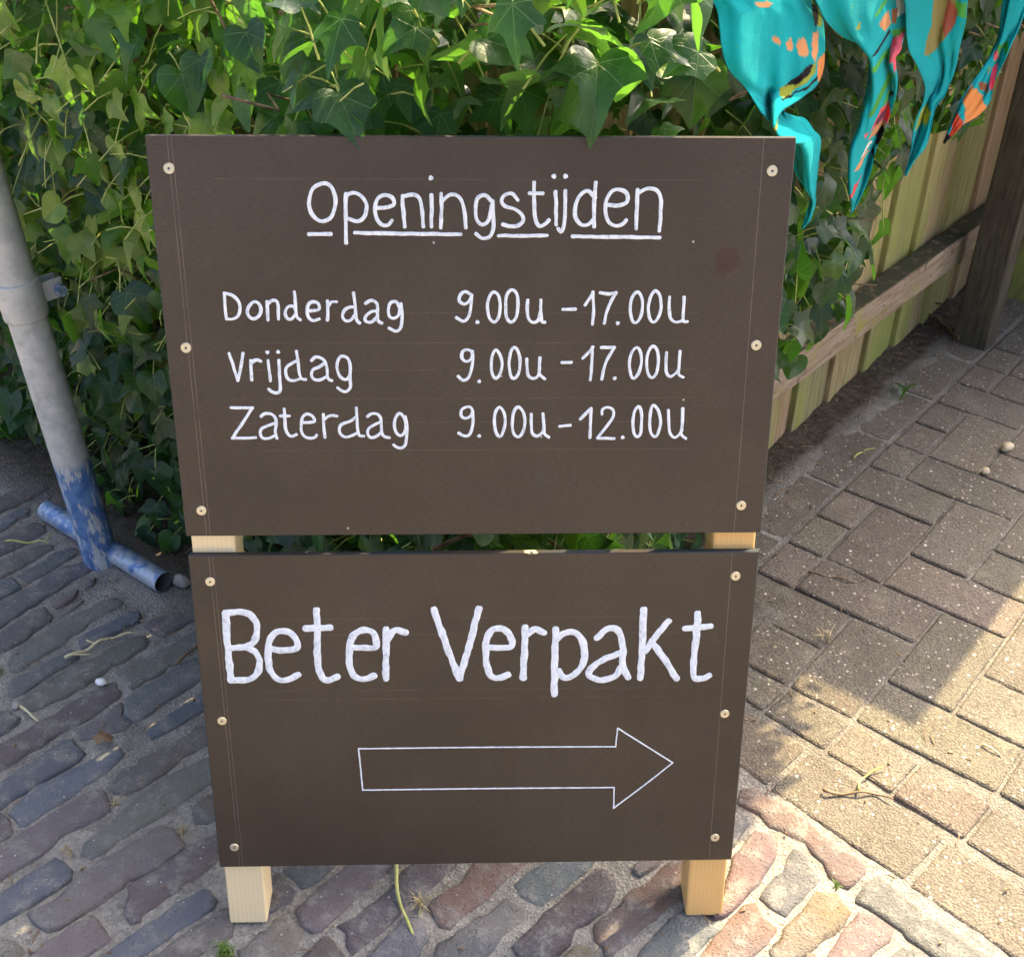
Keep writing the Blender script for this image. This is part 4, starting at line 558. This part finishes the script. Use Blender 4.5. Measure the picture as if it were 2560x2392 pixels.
for nc, lo, hi, mind, pad, spread, outer in ((220000, -.006, .035, .026, 0, .40, True), (110000, .03, .10, .030, .0, .55, True), (90000, .10, .28, .040, .01, .7, False), (-90000, .03, .30, .030, .0, .8, False)):
    p, wp = scatter(nc, lo, hi, mind, pad); gn = hgrad(p)
    for a, b, n in zip(p, wp, gn):
        big = .5 + .5 * fnoise(b[0] * 1.0, b[1] + b[2], 3.1, 4); s = random.uniform(.030, .054) + .026 * max(0, big) * random.random()
        if b[2] < .2: s *= .9
        if abs(b[0]) < .35 and b[2] > .7: s *= 1.0
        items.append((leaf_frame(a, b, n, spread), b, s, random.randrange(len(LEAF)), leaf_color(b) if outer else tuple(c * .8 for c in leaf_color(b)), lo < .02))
# a few leaves that hang over the top edge of the sign board
for x, z, s, rot, var in ((-.122, .925, .058, .25, 1), (.113, .955, .074, -.1, 0), (.160, .975, .050, 1.0, 3), (.012, .975, .056, 1.2, 2), (-.05, .985, .050, -.9, 0), (.205, .965, .046, -.9, 1)):
    nrm = np.array((.1, -.72, .66)); nrm /= np.linalg.norm(nrm); tip = np.array((math.sin(rot), -.05, -math.cos(rot))); tip -= nrm * (tip @ nrm); tip /= np.linalg.norm(tip)
    items.append((np.stack([np.cross(tip, nrm), tip, nrm], 1), np.array((x, .222, z)), s, var * 3, (.024, .066, .020), True))
ivy = empty('ivy_hedge', uvz(-.35, .40)); tag(ivy, 'thick green ivy hedge wrapping the corner behind the sign', 'ivy')
bpy.context.view_layer.update(); iv0 = np.array(ivy.location)
ssq = [(330, 300), (2025, 312), (1840, 2190), (530, 2200)]
rank = []
for i, it in enumerate(items):
    a, b, d = project(it[1] + it[0][:, 1] * it[2] * .4)
    if it[5] and -20 < a < 2580 and -20 < b < 2400 and not inside(signq, a, b): rank.append((it[2] / d, i))
rank.sort(reverse=True); single = set(i for _, i in rank[:300])
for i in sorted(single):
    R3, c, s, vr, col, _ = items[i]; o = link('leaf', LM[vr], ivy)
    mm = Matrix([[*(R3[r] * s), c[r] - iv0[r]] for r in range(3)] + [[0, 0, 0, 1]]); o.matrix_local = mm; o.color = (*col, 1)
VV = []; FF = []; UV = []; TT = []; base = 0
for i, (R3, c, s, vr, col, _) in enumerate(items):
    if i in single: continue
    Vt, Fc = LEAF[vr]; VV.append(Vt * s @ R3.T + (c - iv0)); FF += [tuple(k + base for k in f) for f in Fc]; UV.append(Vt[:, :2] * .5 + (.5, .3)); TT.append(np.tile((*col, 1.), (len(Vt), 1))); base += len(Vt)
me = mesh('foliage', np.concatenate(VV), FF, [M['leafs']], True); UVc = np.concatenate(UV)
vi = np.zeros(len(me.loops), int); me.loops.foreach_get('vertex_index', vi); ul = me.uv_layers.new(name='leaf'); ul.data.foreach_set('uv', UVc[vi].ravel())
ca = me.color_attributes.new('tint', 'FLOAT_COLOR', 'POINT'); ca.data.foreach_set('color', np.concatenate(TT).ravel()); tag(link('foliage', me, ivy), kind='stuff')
# stalks and cut wood
V = []; F = []
for i, (R3, c, s, vr, col, out) in enumerate(items):
    if not out and random.random() < .6: continue
    a = c - iv0; bk = -R3[:, 2] * random.uniform(.015, .04) - R3[:, 1] * random.uniform(.01, .045) + np.array((0, 0, -.008)) + RNG.normal(size=3) * .008
    tube(V, F, [a, a + bk * .5 + np.array((0, 0, .004)), a + bk * 1.1], [.0009, .0011, .0014], 4, False)
pp, ww = scatter(80000, -.012, .03, .026, 0)
for a, b in zip(pp, ww):
    dens = .85 if (b[0] < -.25 and b[2] > .5) else .2 if b[2] > .6 else .1
    if random.random() > dens: continue
    n = hgrad(a[None])[0]; nw = UD * n[0] + VD * n[1] + np.array((0, 0, n[2])); d = nw * .8 + RNG.normal(size=3) * .55; d /= np.linalg.norm(d); L = random.uniform(.03, .095); r = random.uniform(.0006, .0011); k = RNG.normal(size=3) * .005
    q = b - iv0 - d * L * (.38 if b[0] < -.25 and b[2] > .5 else .6); sag = np.array((0, 0, -.010)); tube(V, F, [q, q + d * L * .35 + k, q + d * L * .7 + k * .7 + sag * .3, q + d * L + sag], [r * 1.2, r, r, r * .9], 5)
tag(obj('stalks', V, F, M['stalk'], ivy, True), kind='stuff')
V = []; F = []
pp, ww = scatter(30000, .0, .09, .07, 0)
for a, b in zip(pp, ww):
    if random.random() < .68: continue
    n = hgrad(a[None])[0]; nw = UD * n[0] + VD * n[1] + np.array((0, 0, n[2])); d = nw * .45 + RNG.normal(size=3) * .6 + np.array((0, 0, .2)); d /= np.linalg.norm(d); L = random.uniform(.06, .16); r = random.uniform(.0011, .0026)
    q = b - iv0 - d * L * .75; k = RNG.normal(size=3) * .016; tube(V, F, [q, q + d * L * .35 + k, q + d * L * .7 - k * .5, q + d * L + k * .3], [r * 1.4, r * 1.2, r, r * .85], 6)
for t in range(26):                                         # main stems deep inside
    u0 = random.uniform(-1.5, -.3); v0 = .45 + random.uniform(-.06, .1); P = [np.array(uvz(u0, v0, 0)) - iv0]
    for s in range(7): P.append(P[-1] + np.array((random.uniform(-.05, .05), random.uniform(-.05, .05), random.uniform(.11, .18))))
    tube(V, F, P, [.012 - .0012 * k for k in range(8)], 6)
tag(obj('branches', V, F, M['twig'], ivy, True), kind='stuff')

# ------------------------------------------------------------------ sign
sign = empty('pavement_sign', (0, 0, 0), (-lean, 0, 0)); tag(sign, 'dark brown pavement sign with hand painted white opening hours and an arrow', 'sign')
for name, z0, z1, lab in (('upper_board', .5155, .9165, 'brown board with the opening hours'), ('lower_board', .0935, .4935, 'brown board with the name and the arrow')):
    bm = box_bm(-.3, .3, 0, .009, z0, z1); eg = list(bm.edges)
    for f in bm.faces: f.material_index = 0 if abs(f.normal.y) > .9 else 1
    bmesh.ops.bevel(bm, geom=eg, offset=.0009, segments=1, affect='EDGES', material=1)
    b = from_bm(name, bm, [M['board'], M['edge']], sign); b['label'] = lab
    if z0 > .5: UB = b
    else: LB = b
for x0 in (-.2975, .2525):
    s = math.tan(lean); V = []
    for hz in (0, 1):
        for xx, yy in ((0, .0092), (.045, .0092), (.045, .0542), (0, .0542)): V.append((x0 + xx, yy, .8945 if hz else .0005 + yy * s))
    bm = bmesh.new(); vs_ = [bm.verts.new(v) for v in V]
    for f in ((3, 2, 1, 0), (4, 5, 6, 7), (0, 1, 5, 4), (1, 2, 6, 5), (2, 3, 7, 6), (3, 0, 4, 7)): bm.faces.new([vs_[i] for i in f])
    bevel_bm(bm, .0028, 3); from_bm('post', bm, M['pine'], sign).color = (.88, .68, .38, 1) if x0 < 0 else (.74, .43, .14, 1)  # right leg's deeper orange holds warm bounce light from the sunlit ground
def stroke(V, F, pts, w, lift):
    C = catmull(pts, .0016) if len(pts) > 1 else None
    if C is None:
        c = pts[0]; b = len(V); V.append((c[0], -lift - .0006, c[1]))
        for r, dy in ((.62, .0005), (1, .00005)):
            for k in range(12): a = 2 * math.pi * k / 12; q = w * .62 * r * (1 + .1 * math.sin(a * 3 + c[0] * 900)); V.append((c[0] + q * math.cos(a), -lift - dy, c[1] + q * math.sin(a)))
        for k in range(12): F.append((b, b + 1 + k, b + 1 + (k + 1) % 12)); F.append((b + 1 + k, b + 13 + k, b + 13 + (k + 1) % 12, b + 1 + (k + 1) % 12))
        return
    C = [c for i, c in enumerate(C) if i == 0 or np.linalg.norm(c - C[i - 1]) > 1e-5]
    t0 = (C[0] - C[1]) / np.linalg.norm(C[0] - C[1]); t1 = (C[-1] - C[-2]) / np.linalg.norm(C[-1] - C[-2]); rows = []
    for e in (.92, .6, .25): rows.append((C[0] + t0 * w * .5 * e, math.sqrt(max(0, 1 - e * e)), -t0))
    for i, c in enumerate(C): t = C[min(i + 1, len(C) - 1)] - C[max(i - 1, 0)]; rows.append((c, 1, t / np.linalg.norm(t)))
    for e in (.25, .6, .92): rows.append((C[-1] + t1 * w * .5 * e, math.sqrt(max(0, 1 - e * e)), t1))
    b = len(V)
    for c, k, t in rows:
        nn = np.array((-t[1], t[0])); wl = w * .5 * k * (1 + .30 * fnoise(c[0] * 130, c[1] * 130, 1, 1)); wr = w * .5 * k * (1 + .30 * fnoise(c[0] * 130, c[1] * 130, 1, 2))
        for f, dy in ((-1, .00004), (-.78, .0005), (0, .00062), (.78, .0005), (1, .00004)):
            q = c + nn * (f * (wl if f < 0 else wr)); V.append((q[0], -lift - dy, q[1]))
    for i in range(len(rows) - 1):
        for k in range(4): F.append((b + i * 5 + k, b + i * 5 + k + 1, b + (i + 1) * 5 + k + 1, b + (i + 1) * 5 + k))
for name, strokes in WORDS.items():
    V = []; F = []; low = name in ('Beter', 'Verpakt', 'arrow'); w = .0074 if low else .0036 if name == 'Openingstijden' else .0031
    if name == 'arrow': w = .0017
    for i, st in enumerate(strokes): stroke(V, F, [(a / 10000, b / 10000) for a, b in st], w * (1.05 if len(st) == 1 else 1), .00002 * (i % 24))
    o = obj('painted_arrow' if name == 'arrow' else 'painted_word', V, F, M['paint'], LB if low else UB, True)
    o['label'] = 'thin white outline of an arrow pointing along the board' if name == 'arrow' else {'Openingstijden': 'underlined white heading Openingstijden', 'hours_top': 'white hours 9.00u - 17.00u beside Donderdag', 'hours_middle': 'white hours 9.00u - 17.00u beside Vrijdag', 'hours_bottom': 'white hours 9.00u - 12.00u beside Zaterdag'}.get(name, 'white hand painted word ' + name)
V = []; F = []
def screw_mesh():
    V = [(0, -.0003, 0)]; F = []; mi = []
    star = [(.0009 if k % 2 else .0017) for k in range(12)]
    for k in range(12): a = math.pi * k / 6; V.append((star[k] * math.cos(a), -.0003, star[k] * math.sin(a)))
    for k in range(12): a = math.pi * k / 6; V.append((star[k] * 1.08 * math.cos(a), -.0011, star[k] * 1.08 * math.sin(a)))
    for r, y in ((.0040, -.0012), (.0048, -.0010), (.0053, -.00025)):
        for k in range(24): a = math.pi * k / 12; V.append((r * math.cos(a), y, r * math.sin(a)))
    for k in range(12): F.append((0, 1 + k, 1 + (k + 1) % 12)); mi.append(1)
    for k in range(12): F.append((1 + k, 13 + k, 13 + (k + 1) % 12, 1 + (k + 1) % 12)); mi.append(1)
    for k in range(12): F.append((13 + k, 25 + 2 * k, 25 + (2 * k + 1) % 24)); F.append((13 + k, 25 + 2 * k + 1, 25 + (2 * k + 2) % 24, 13 + (k + 1) % 12)); mi += [0, 0]
    for r in range(2):
        for k in range(24): F.append((25 + r * 24 + k, 49 + r * 24 + k, 49 + r * 24 + (k + 1) % 24, 25 + r * 24 + (k + 1) % 24)); mi.append(0)
    me = mesh('screw', V, F, [M['screw'], M['recess']]); me.polygons.foreach_set('material_index', mi); return me
SM = screw_mesh()
for i, (a, b) in enumerate(SCREWS): o = link('screw', SM, UB if i < 6 else LB); o.location = (a / 10000, 0, b / 10000); o.rotation_euler = (0, random.uniform(0, 1), 0)

# ------------------------------------------------------------------ steel pole
pole = empty('steel_pole', (-.632, .722, 0)); tag(pole, 'galvanised steel pole with worn blue base leaning beside the ivy', 'pole'); pole.rotation_euler = (0, -math.atan(.06), 0)
def ring_mesh(name, prof, n, mat, parent, smooth=True):
    V = [(r * math.cos(2 * math.pi * k / n), r * math.sin(2 * math.pi * k / n), z) for r, z in prof for k in range(n)]
    F = [(i * n + k, i * n + (k + 1) % n, (i + 1) * n + (k + 1) % n, (i + 1) * n + k) for i in range(len(prof) - 1) for k in range(n)]
    o = obj(name, V, F, mat, parent, smooth); return o
ring_mesh('tube', [(.025, -.02), (.0283, -.02)] + [(.0286, z / 20) for z in range(0, 32)] + [(.0286, 1.6), (.025, 1.6), (.025, 1.5), (.0, 1.5)], 40, M['pole'], pole)
cl = ring_mesh('clamp', [(.0286, .455), (.0322, .455), (.0326, .457), (.0326, .511), (.0322, .513), (.0286, .513)], 40, M['zinc'], pole)
for dy in (-.011, .011):                                    # the two ears of the clamp
    e = from_bm('ear', box_bm(.026, .060, dy - .0018, dy + .0018, .470, .500, .0008, 1), M['zinc'], cl); e.rotation_euler = (0, 0, .75)
V = []; F = []; a = np.array((.036, .034, .485)); bd = np.array((.68, -.73, 0)); tube(V, F, [a - bd * .03, a + bd * .03], .0045, 12)
tube(V, F, [a + bd * .030, a + bd * .022], .0095, 6); tube(V, F, [a - bd * .014, a - bd * .022], .0095, 6); obj('bolt', V, F, M['foot'], cl)
A = np.array((-.756, .842, .017)); B = np.array((-.508, .638, .017)); ax = (B - A) / np.linalg.norm(B - A); side = np.array((-ax[1], ax[0], 0)); V = []; F = []; n = 24
for t, r in ((0., .0125), (0., .0175), (.004, .018), (.3, .018), (.318, .018), (.3215, .0175), (.3215, .0148), (.25, .0148), (.25, .0)):
    for k in range(n): th = 2 * math.pi * k / n; V.append(A + ax * t - np.array((-.632, .722, 0)) + side * r * math.cos(th) + np.array((0, 0, r * math.sin(th))))
F = [(i * n + k, i * n + (k + 1) % n, (i + 1) * n + (k + 1) % n, (i + 1) * n + k) for i in range(8) for k in range(n)] + [tuple(range(n))[::-1]]
me = mesh('foot_bar', V, F, [M['foot'], M['hole']], True); me.polygons.foreach_set('material_index', [1 if 5 * n < i < 8 * n else 0 for i in range(len(F))]); fb = link('foot_bar', me, pole); fb.rotation_euler = (0, math.atan(.06), 0)

# ------------------------------------------------------------------ bunting
bunting = empty('bunting', uvz(0, .7, .6)); tag(bunting, 'string of turquoise floral print cloth pennants along the fence', 'bunting'); b0 = np.array(bunting.location)
PCOLS = dict(peach=(.72, .38, .17), olive=(.36, .42, .06), black=(.020, .018, .020), orange=(.75, .33, .10), green=(.10, .42, .08), pink=(.80, .17, .22), white=(.80, .74, .68), brown=(.32, .13, .06), red=(.70, .10, .10), plum=(.16, .05, .09), khaki=(.34, .30, .10), rust=(.42, .13, .08), hot=(.80, .11, .20), coral=(.72, .11, .05))
TEAL = np.array((.015, .43, .46)); tops = []
FD = {1: np.array((.24, .97, 0)), 2: np.array((.33, .94, 0)), 3: np.array((.40, .92, 0)), 4: np.array((.46, .89, 0))}   # the folds billow towards the street
for k, rows in FLAGS.items():
    rows = [np.array(r, float) / 1000 for r in rows]; d = rows[0] - rows[1]; top = rows[0].copy()
    zt = max(1.045 - .02 * int(k), rows[0][1] + .02); top[0] += (rows[0][0] - rows[2][0]) * .3; top[2] += (rows[0][2] - rows[2][2]) * .3; top[1] = top[3] = zt; rows = [top] + rows; tops.append((top[0], top[2], zt))
    C = catmull(rows, .003); nc = 100; V = []; cols = []; Q2 = []; W0 = top[2] - top[0]; prn = [(c, P) for kk, c, P in PRINTS if kk == int(k)]; rp = random.Random(int(k)); small = []
    for i in range(12):                                     # small sprigs of the floral print
        cx, cz, r = rp.uniform(rows[1][0], rows[1][2]) * 1000, rp.uniform(rows[-1][1], rows[1][1]) * 1000, rp.uniform(2, 6); a0 = rp.uniform(0, 6.3); el = rp.uniform(.3, 1)
        small.append((rp.choice(('peach', 'green', 'olive', 'pink', 'green')), [(cx + r * (1 + .4 * math.sin(3 * t)) * (math.cos(t) * math.cos(a0) - el * math.sin(t) * math.sin(a0)), cz + r * (1 + .4 * math.sin(3 * t)) * (math.cos(t) * math.sin(a0) + el * math.sin(t) * math.cos(a0))) for t in np.linspace(0, 6.2, 12)]))
    prn = small + prn
    for ri, r in enumerate(C):
        t = ri / (len(C) - 1); wd = max(.002, r[2] - r[0]); squeeze = max(0, 1 - wd / (W0 * (1 - t) + .01))
        for ci in range(nc + 1):
            s = ci / nc; v = r[0] + (r[2] - r[0]) * s; z = r[1] + (r[3] - r[1]) * s; ph = int(k) * 1.7
            dep = .030 * math.sin(s * math.pi * 1.25 + ph + t * 1.5) + (.014 + .034 * squeeze) * math.sin(s * math.pi * (2.2 + 2.0 * squeeze) + ph * 2 + 3.1 * t) + .012 * math.sin(t * 7 + ph) + .006 * fnoise(v, z, 20, int(k)) + .0008 * fnoise(v, z, 70, int(k)) + .012 * math.sin(t * 9 + s * 4 + ph)
            dep += .0045 * math.sin(s * math.pi * 6.5 + ph * 3 + 2 * math.sin(t * 5)) * (.4 + .6 * math.sin(t * 6 + ph) ** 2) + .0010 * math.sin(s * 31 + t * 17 + ph); dep *= min(1, wd / .05) * min(1, .25 + t * 5); p = np.array(uvz(0, v, z)) + FD[int(k)] * (dep + .015 * math.sin(t * 4 + ph)); V.append(p - b0)
            q = (v * 1000 + 1.6 * fnoise(v, z, 80, 3), z * 1000 + 1.6 * fnoise(v, z, 80, 4)); Q2.append(q); cols.append((*(TEAL * (1 + .16 * fnoise(v, z, 18, 8))), 1.))
    Q2 = np.array(Q2); cols = np.array(cols)
    for cn, P in prn:                                       # the print: each motif in its own colour
        c = np.zeros(len(Q2), bool)
        for i in range(len(P)):
            (xa, ya), (xb, yb) = P[i], P[i - 1]
            if ya != yb: c ^= ((ya > Q2[:, 1]) != (yb > Q2[:, 1])) & (Q2[:, 0] < (xb - xa) * (Q2[:, 1] - ya) / (yb - ya) + xa)
        cols[c, :3] = np.array(PCOLS[cn]) * RNG.uniform(.85, 1.15)
    nr = len(C); F = [(i * (nc + 1) + j, i * (nc + 1) + j + 1, (i + 1) * (nc + 1) + j + 1, (i + 1) * (nc + 1) + j) for i in range(nr - 1) for j in range(nc)]
    me = mesh('pennant', V, F, [M['flag']], True); hm = me.attributes.new('hem', 'FLOAT', 'POINT')
    hm.data.foreach_set('value', [1. if min(ci, nc - ci) * (r[2] - r[0]) / nc < .0065 and min(ci, nc - ci) * (r[2] - r[0]) / nc > .0045 else 0. for r in C for ci in range(nc + 1)]); ca = me.color_attributes.new('print', 'FLOAT_COLOR', 'POINT'); ca.data.foreach_set('color', np.clip(cols, 0, 1).ravel()); o = link('pennant', me, bunting)
    md = o.modifiers.new('cloth', 'SOLIDIFY'); md.thickness = .0009
    o['label'] = {1: 'turquoise pennant with peach blossoms and a black and olive stripe', 2: 'turquoise pennant with green leaves and pink and black flowers', 3: 'turquoise pennant with one large khaki and rust leaf', 4: 'turquoise pennant with an orange and coral tip'}[int(k)]
P = [uvz(-.14, .12, 1.10), uvz(-.03, .22, 1.055)]
for a, b, z in tops: P += [uvz(0, a, z + .002), uvz(0, b, z + .001)]
P += [uvz(.0, 1.7, 1.02), uvz(.0, 2.158, 1.09)]
V = []; F = []; tube(V, F, [Vector(q) - Vector(b0) for q in catmull(P, .02)], .0035, 6); obj('string', V, F, M['tape'], bunting, True)

# ------------------------------------------------------------------ small things on the ground
def twig(name, label, cat, mat, lines, r, z=.006, group=None):
    V = []; F = []; o0 = np.array((*lines[0][0], 0)) / 1000
    for li, P in enumerate(lines):
        C = catmull([np.array((a, b)) / 1000 for a, b in P], .006); n = len(C)
        tube(V, F, [np.array((c[0], c[1], z + .0025 * math.sin(i * .9 + li) + .002 * li)) - o0 for i, c in enumerate(C)], [r * (1 - .45 * i / n) * (1 + .25 * random.random()) * (1 if li == 0 else .6) for i in range(n)], 6)
    o = obj(name, V, F, mat, None, True); o.location = o0; return tag(o, label, cat, group)
twig('dry_stalk', 'forked straw coloured stalk lying on a long olive brick', 'stalk', M['straw'], [[(-622, 472), (-599, 486), (-581, 505), (-555, 521), (-531, 526)], [(-618, 473), (-602, 476), (-586, 480)], [(-597, 504), (-588, 502), (-580, 504)]], .0026, .007)
twig('dry_stalk', 'thin pale green stalk with a bent tip in front of the blue pole', 'stalk', M['lime'], [[(-805, 766), (-771, 764), (-738, 764), (-733, 763)], [(-735, 765), (-733, 781), (-733, 796)]], .0018)
twig('dry_stalk', 'short straw stub with a pale end beside the brick joint', 'stalk', M['straw'], [[(-658, 372), (-640, 357), (-624, 344)]], .0018)
twig('plant_cutting', 'yellow green stem poking out from under the lower board', 'cutting', M['lime'], [[(-104, 110), (-102, 91), (-99, 50), (-90, 19), (-77, -11)]], .0026)
twig('twig', 'brown twig with a lime side shoot on the sunlit pavers', 'twig', M['bark'], [[(468, 201), (472, 195), (511, 194), (535, 194), (557, 181)]], .0018, .004)
twig('plant_cutting', 'lime green shoot branching from the brown twig in the sun', 'cutting', M['lime'], [[(514, 197), (522, 215), (543, 231), (559, 236)]], .0016, .0055)
twig('twig', 'thin curved pinkish twig on the shaded pavers', 'twig', M['bark'], [[(557, 669), (599, 655), (626, 642), (653, 648)]], .0016, .003)
twig('plant_cutting', 'small lime stem lying by the dirt along the fence', 'cutting', M['lime'], [[(725, 1011), (752, 1039), (775, 1043)]], .0018, .006)
twig('stick', 'brown stick lying between the fence and the dark post', 'stick', M['bark'], [[(1045, 1640), (1075, 1600), (1089, 1536), (1092, 1490)]], .0045, .012)
twig('twig', 'short dark twig beside the edge of the sign', 'twig', M['bark'], [[(-450, 459), (-441, 477), (-428, 504)]], .0026)
twig('twig', 'straight straw coloured twig caught in a sunlit paver joint', 'twig', M['straw'], [[(714, 280), (723, 271), (733, 260)]], .0015, .002)
def pebble(label, x, y, r, mat, sq=(1, .75, .6), cat='pebble'):
    bm = bmesh.new(); bmesh.ops.create_icosphere(bm, subdivisions=3, radius=r)
    for v in bm.verts: k = 1 + .22 * mnoise.noise(v.co * (1.3 / r) + Vector((x * 50, y * 50, 0))); v.co = Vector((v.co.x * sq[0], v.co.y * sq[1], v.co.z * sq[2])) * k
    o = from_bm('pebble', bm, mat, None, True); o.location = (x, y, r * sq[2] * .7); o.rotation_euler = (0, 0, x * 40); return tag(o, label, cat)
pebble('small bright white pebble in a brick joint', -.556, .423, .0085, M['white']); pebble('tiny chalky pebble at the end of the straw stub', -.666, .376, .0075, M['grey'])
pebble('cream pebble wedged in a paver joint', 1.038, 1.049, .012, M['stone'], (1.3, .8, .7)); pebble('rounded tan pebble between two grey pavers', .967, .968, .010, M['stone'])
pebble('grey stone lying beside the open end of the foot bar', -.484, .654, .0135, M['grey'], (1.2, .8, .8), 'stone')
def tuft(label, x, y, n, h, mat, spread=.5, cat='grass'):
    V = []; F = []
    for i in range(n):
        a = random.uniform(0, 6.28); l = h * random.uniform(.5, 1.1); o = np.array((random.gauss(0, h * .12), random.gauss(0, h * .12), -.006)); d = np.array((math.cos(a), math.sin(a), 0)); w = np.array((-d[1], d[0], 0)) * random.uniform(.0006, .0011); out = random.uniform(.15, 1) * spread
        b = len(V); c = [o, o + d * l * out * .35 + np.array((0, 0, l * .55)), o + d * l * out + np.array((0, 0, l * .9 * (1 - .4 * out)))]
        V += [c[0] - w, c[0] + w, c[1] - w * .8, c[1] + w * .8, c[2]]; F += [(b, b + 1, b + 3, b + 2), (b + 2, b + 3, b + 4)]
    o = obj('grass_tuft', V, F, mat); o.location = (x, y, 0); return tag(o, label, cat)
tuft('fresh green grass tuft in front of the pale left leg', -.296, -.030, 70, .030, M['grass'], .7); tuft('thin grass tuft growing between olive bricks', -.712, .452, 22, .034, M['grass'], .5)
tuft('yellowish grass sprig in a wide brick joint', -.519, .120, 14, .03, M['drygrass'], .5); tuft('small green weed in the sunlit joint beside the pink bricks', .448, .051, 14, .014, M['grass'], .9)
tuft('dry grass wisp in the joint between dark pavers', .552, .504, 12, .034, M['drygrass'], 1.1); tuft('fibrous dry root tuft below the lower board', -.069, .034, 26, .030, M['drygrass'], 1.3); tuft('pale dry grass sprig beside the purple brick end', -.480, .196, 12, .02, M['drygrass'], .9); tuft('grey dry grass wisp behind the rounded brick end', -.382, .150, 14, .02, M['drygrass'], 1.1)
def dead_leaf(label, x, y, s, rz, mat, var=1):
    me = LM[var].copy(); me.materials.clear(); me.materials.append(mat); o = link('fallen_leaf', me); o.location = (x, y, .012); o.rotation_euler = (.25, .2, rz); o.scale = (s, s, s * 1.3); return tag(o, label, 'leaf')
dead_leaf('pale dry leaf beside the foot bar of the pole', -.554, .669, .030, 1.0, M['dead']); dead_leaf('brown curled leaf in a sandy brick joint', -.519, .300, .026, .4, M['dead'], 4); dead_leaf('rust brown leaf against the fence behind the post', 1.09, 1.66, .055, 2., M['dead'], 7)
g1 = dead_leaf('single green ivy leaf on the dirt beside the fence', .905, 1.275, .045, 2.6, M['leaf'], 0); g1.color = (.08, .14, .05, 1)
# litter along the foot of hedge and fence: nobody could count it
V = []; F = []
def bit(x, y, z):
    a = random.uniform(0, 6.28); l = random.choice((.003, .004, .005, .007, .010, .018)); w = random.uniform(.0005, .0009) if l > .009 else random.uniform(.0008, .0018); d = Vector((math.cos(a), math.sin(a), random.uniform(-.15, .25))); s = Vector((-d.y, d.x, random.uniform(-.3, .3))); b = len(V); c = Vector((x, y, z))
    for k in (-.5, .5):
        for q in (-1, 1): V.append(c + d * l * k + s * w * q); V.append(c + d * l * k + s * w * q * .7 + Vector((0, 0, w)))
    F.extend([(b, b + 2, b + 6, b + 4), (b + 1, b + 5, b + 7, b + 3), (b, b + 4, b + 5, b + 1), (b + 2, b + 3, b + 7, b + 6)])
n = 0
while n < 650:
    if random.random() < .55: u, v = random.uniform(-1.45, -.1), .19 + random.gauss(-.03, .07)
    else: u, v = -.20 + random.gauss(.0, .045), random.uniform(.5, 2.1)
    p = uvz(u, v)
    if u < -.25 and v > .6: continue
    bit(p.x, p.y, .003 + random.uniform(0, .008)); n += 1
for i in range(350): x, y = random.uniform(-.85, .7), random.uniform(-.1, .9); bit(x, y, random.uniform(-.002, .004))
tag(obj('leaf_litter', V, F, M['dead']), 'scattered bits of dry leaf and twig along the hedge foot', 'litter', kind='stuff')
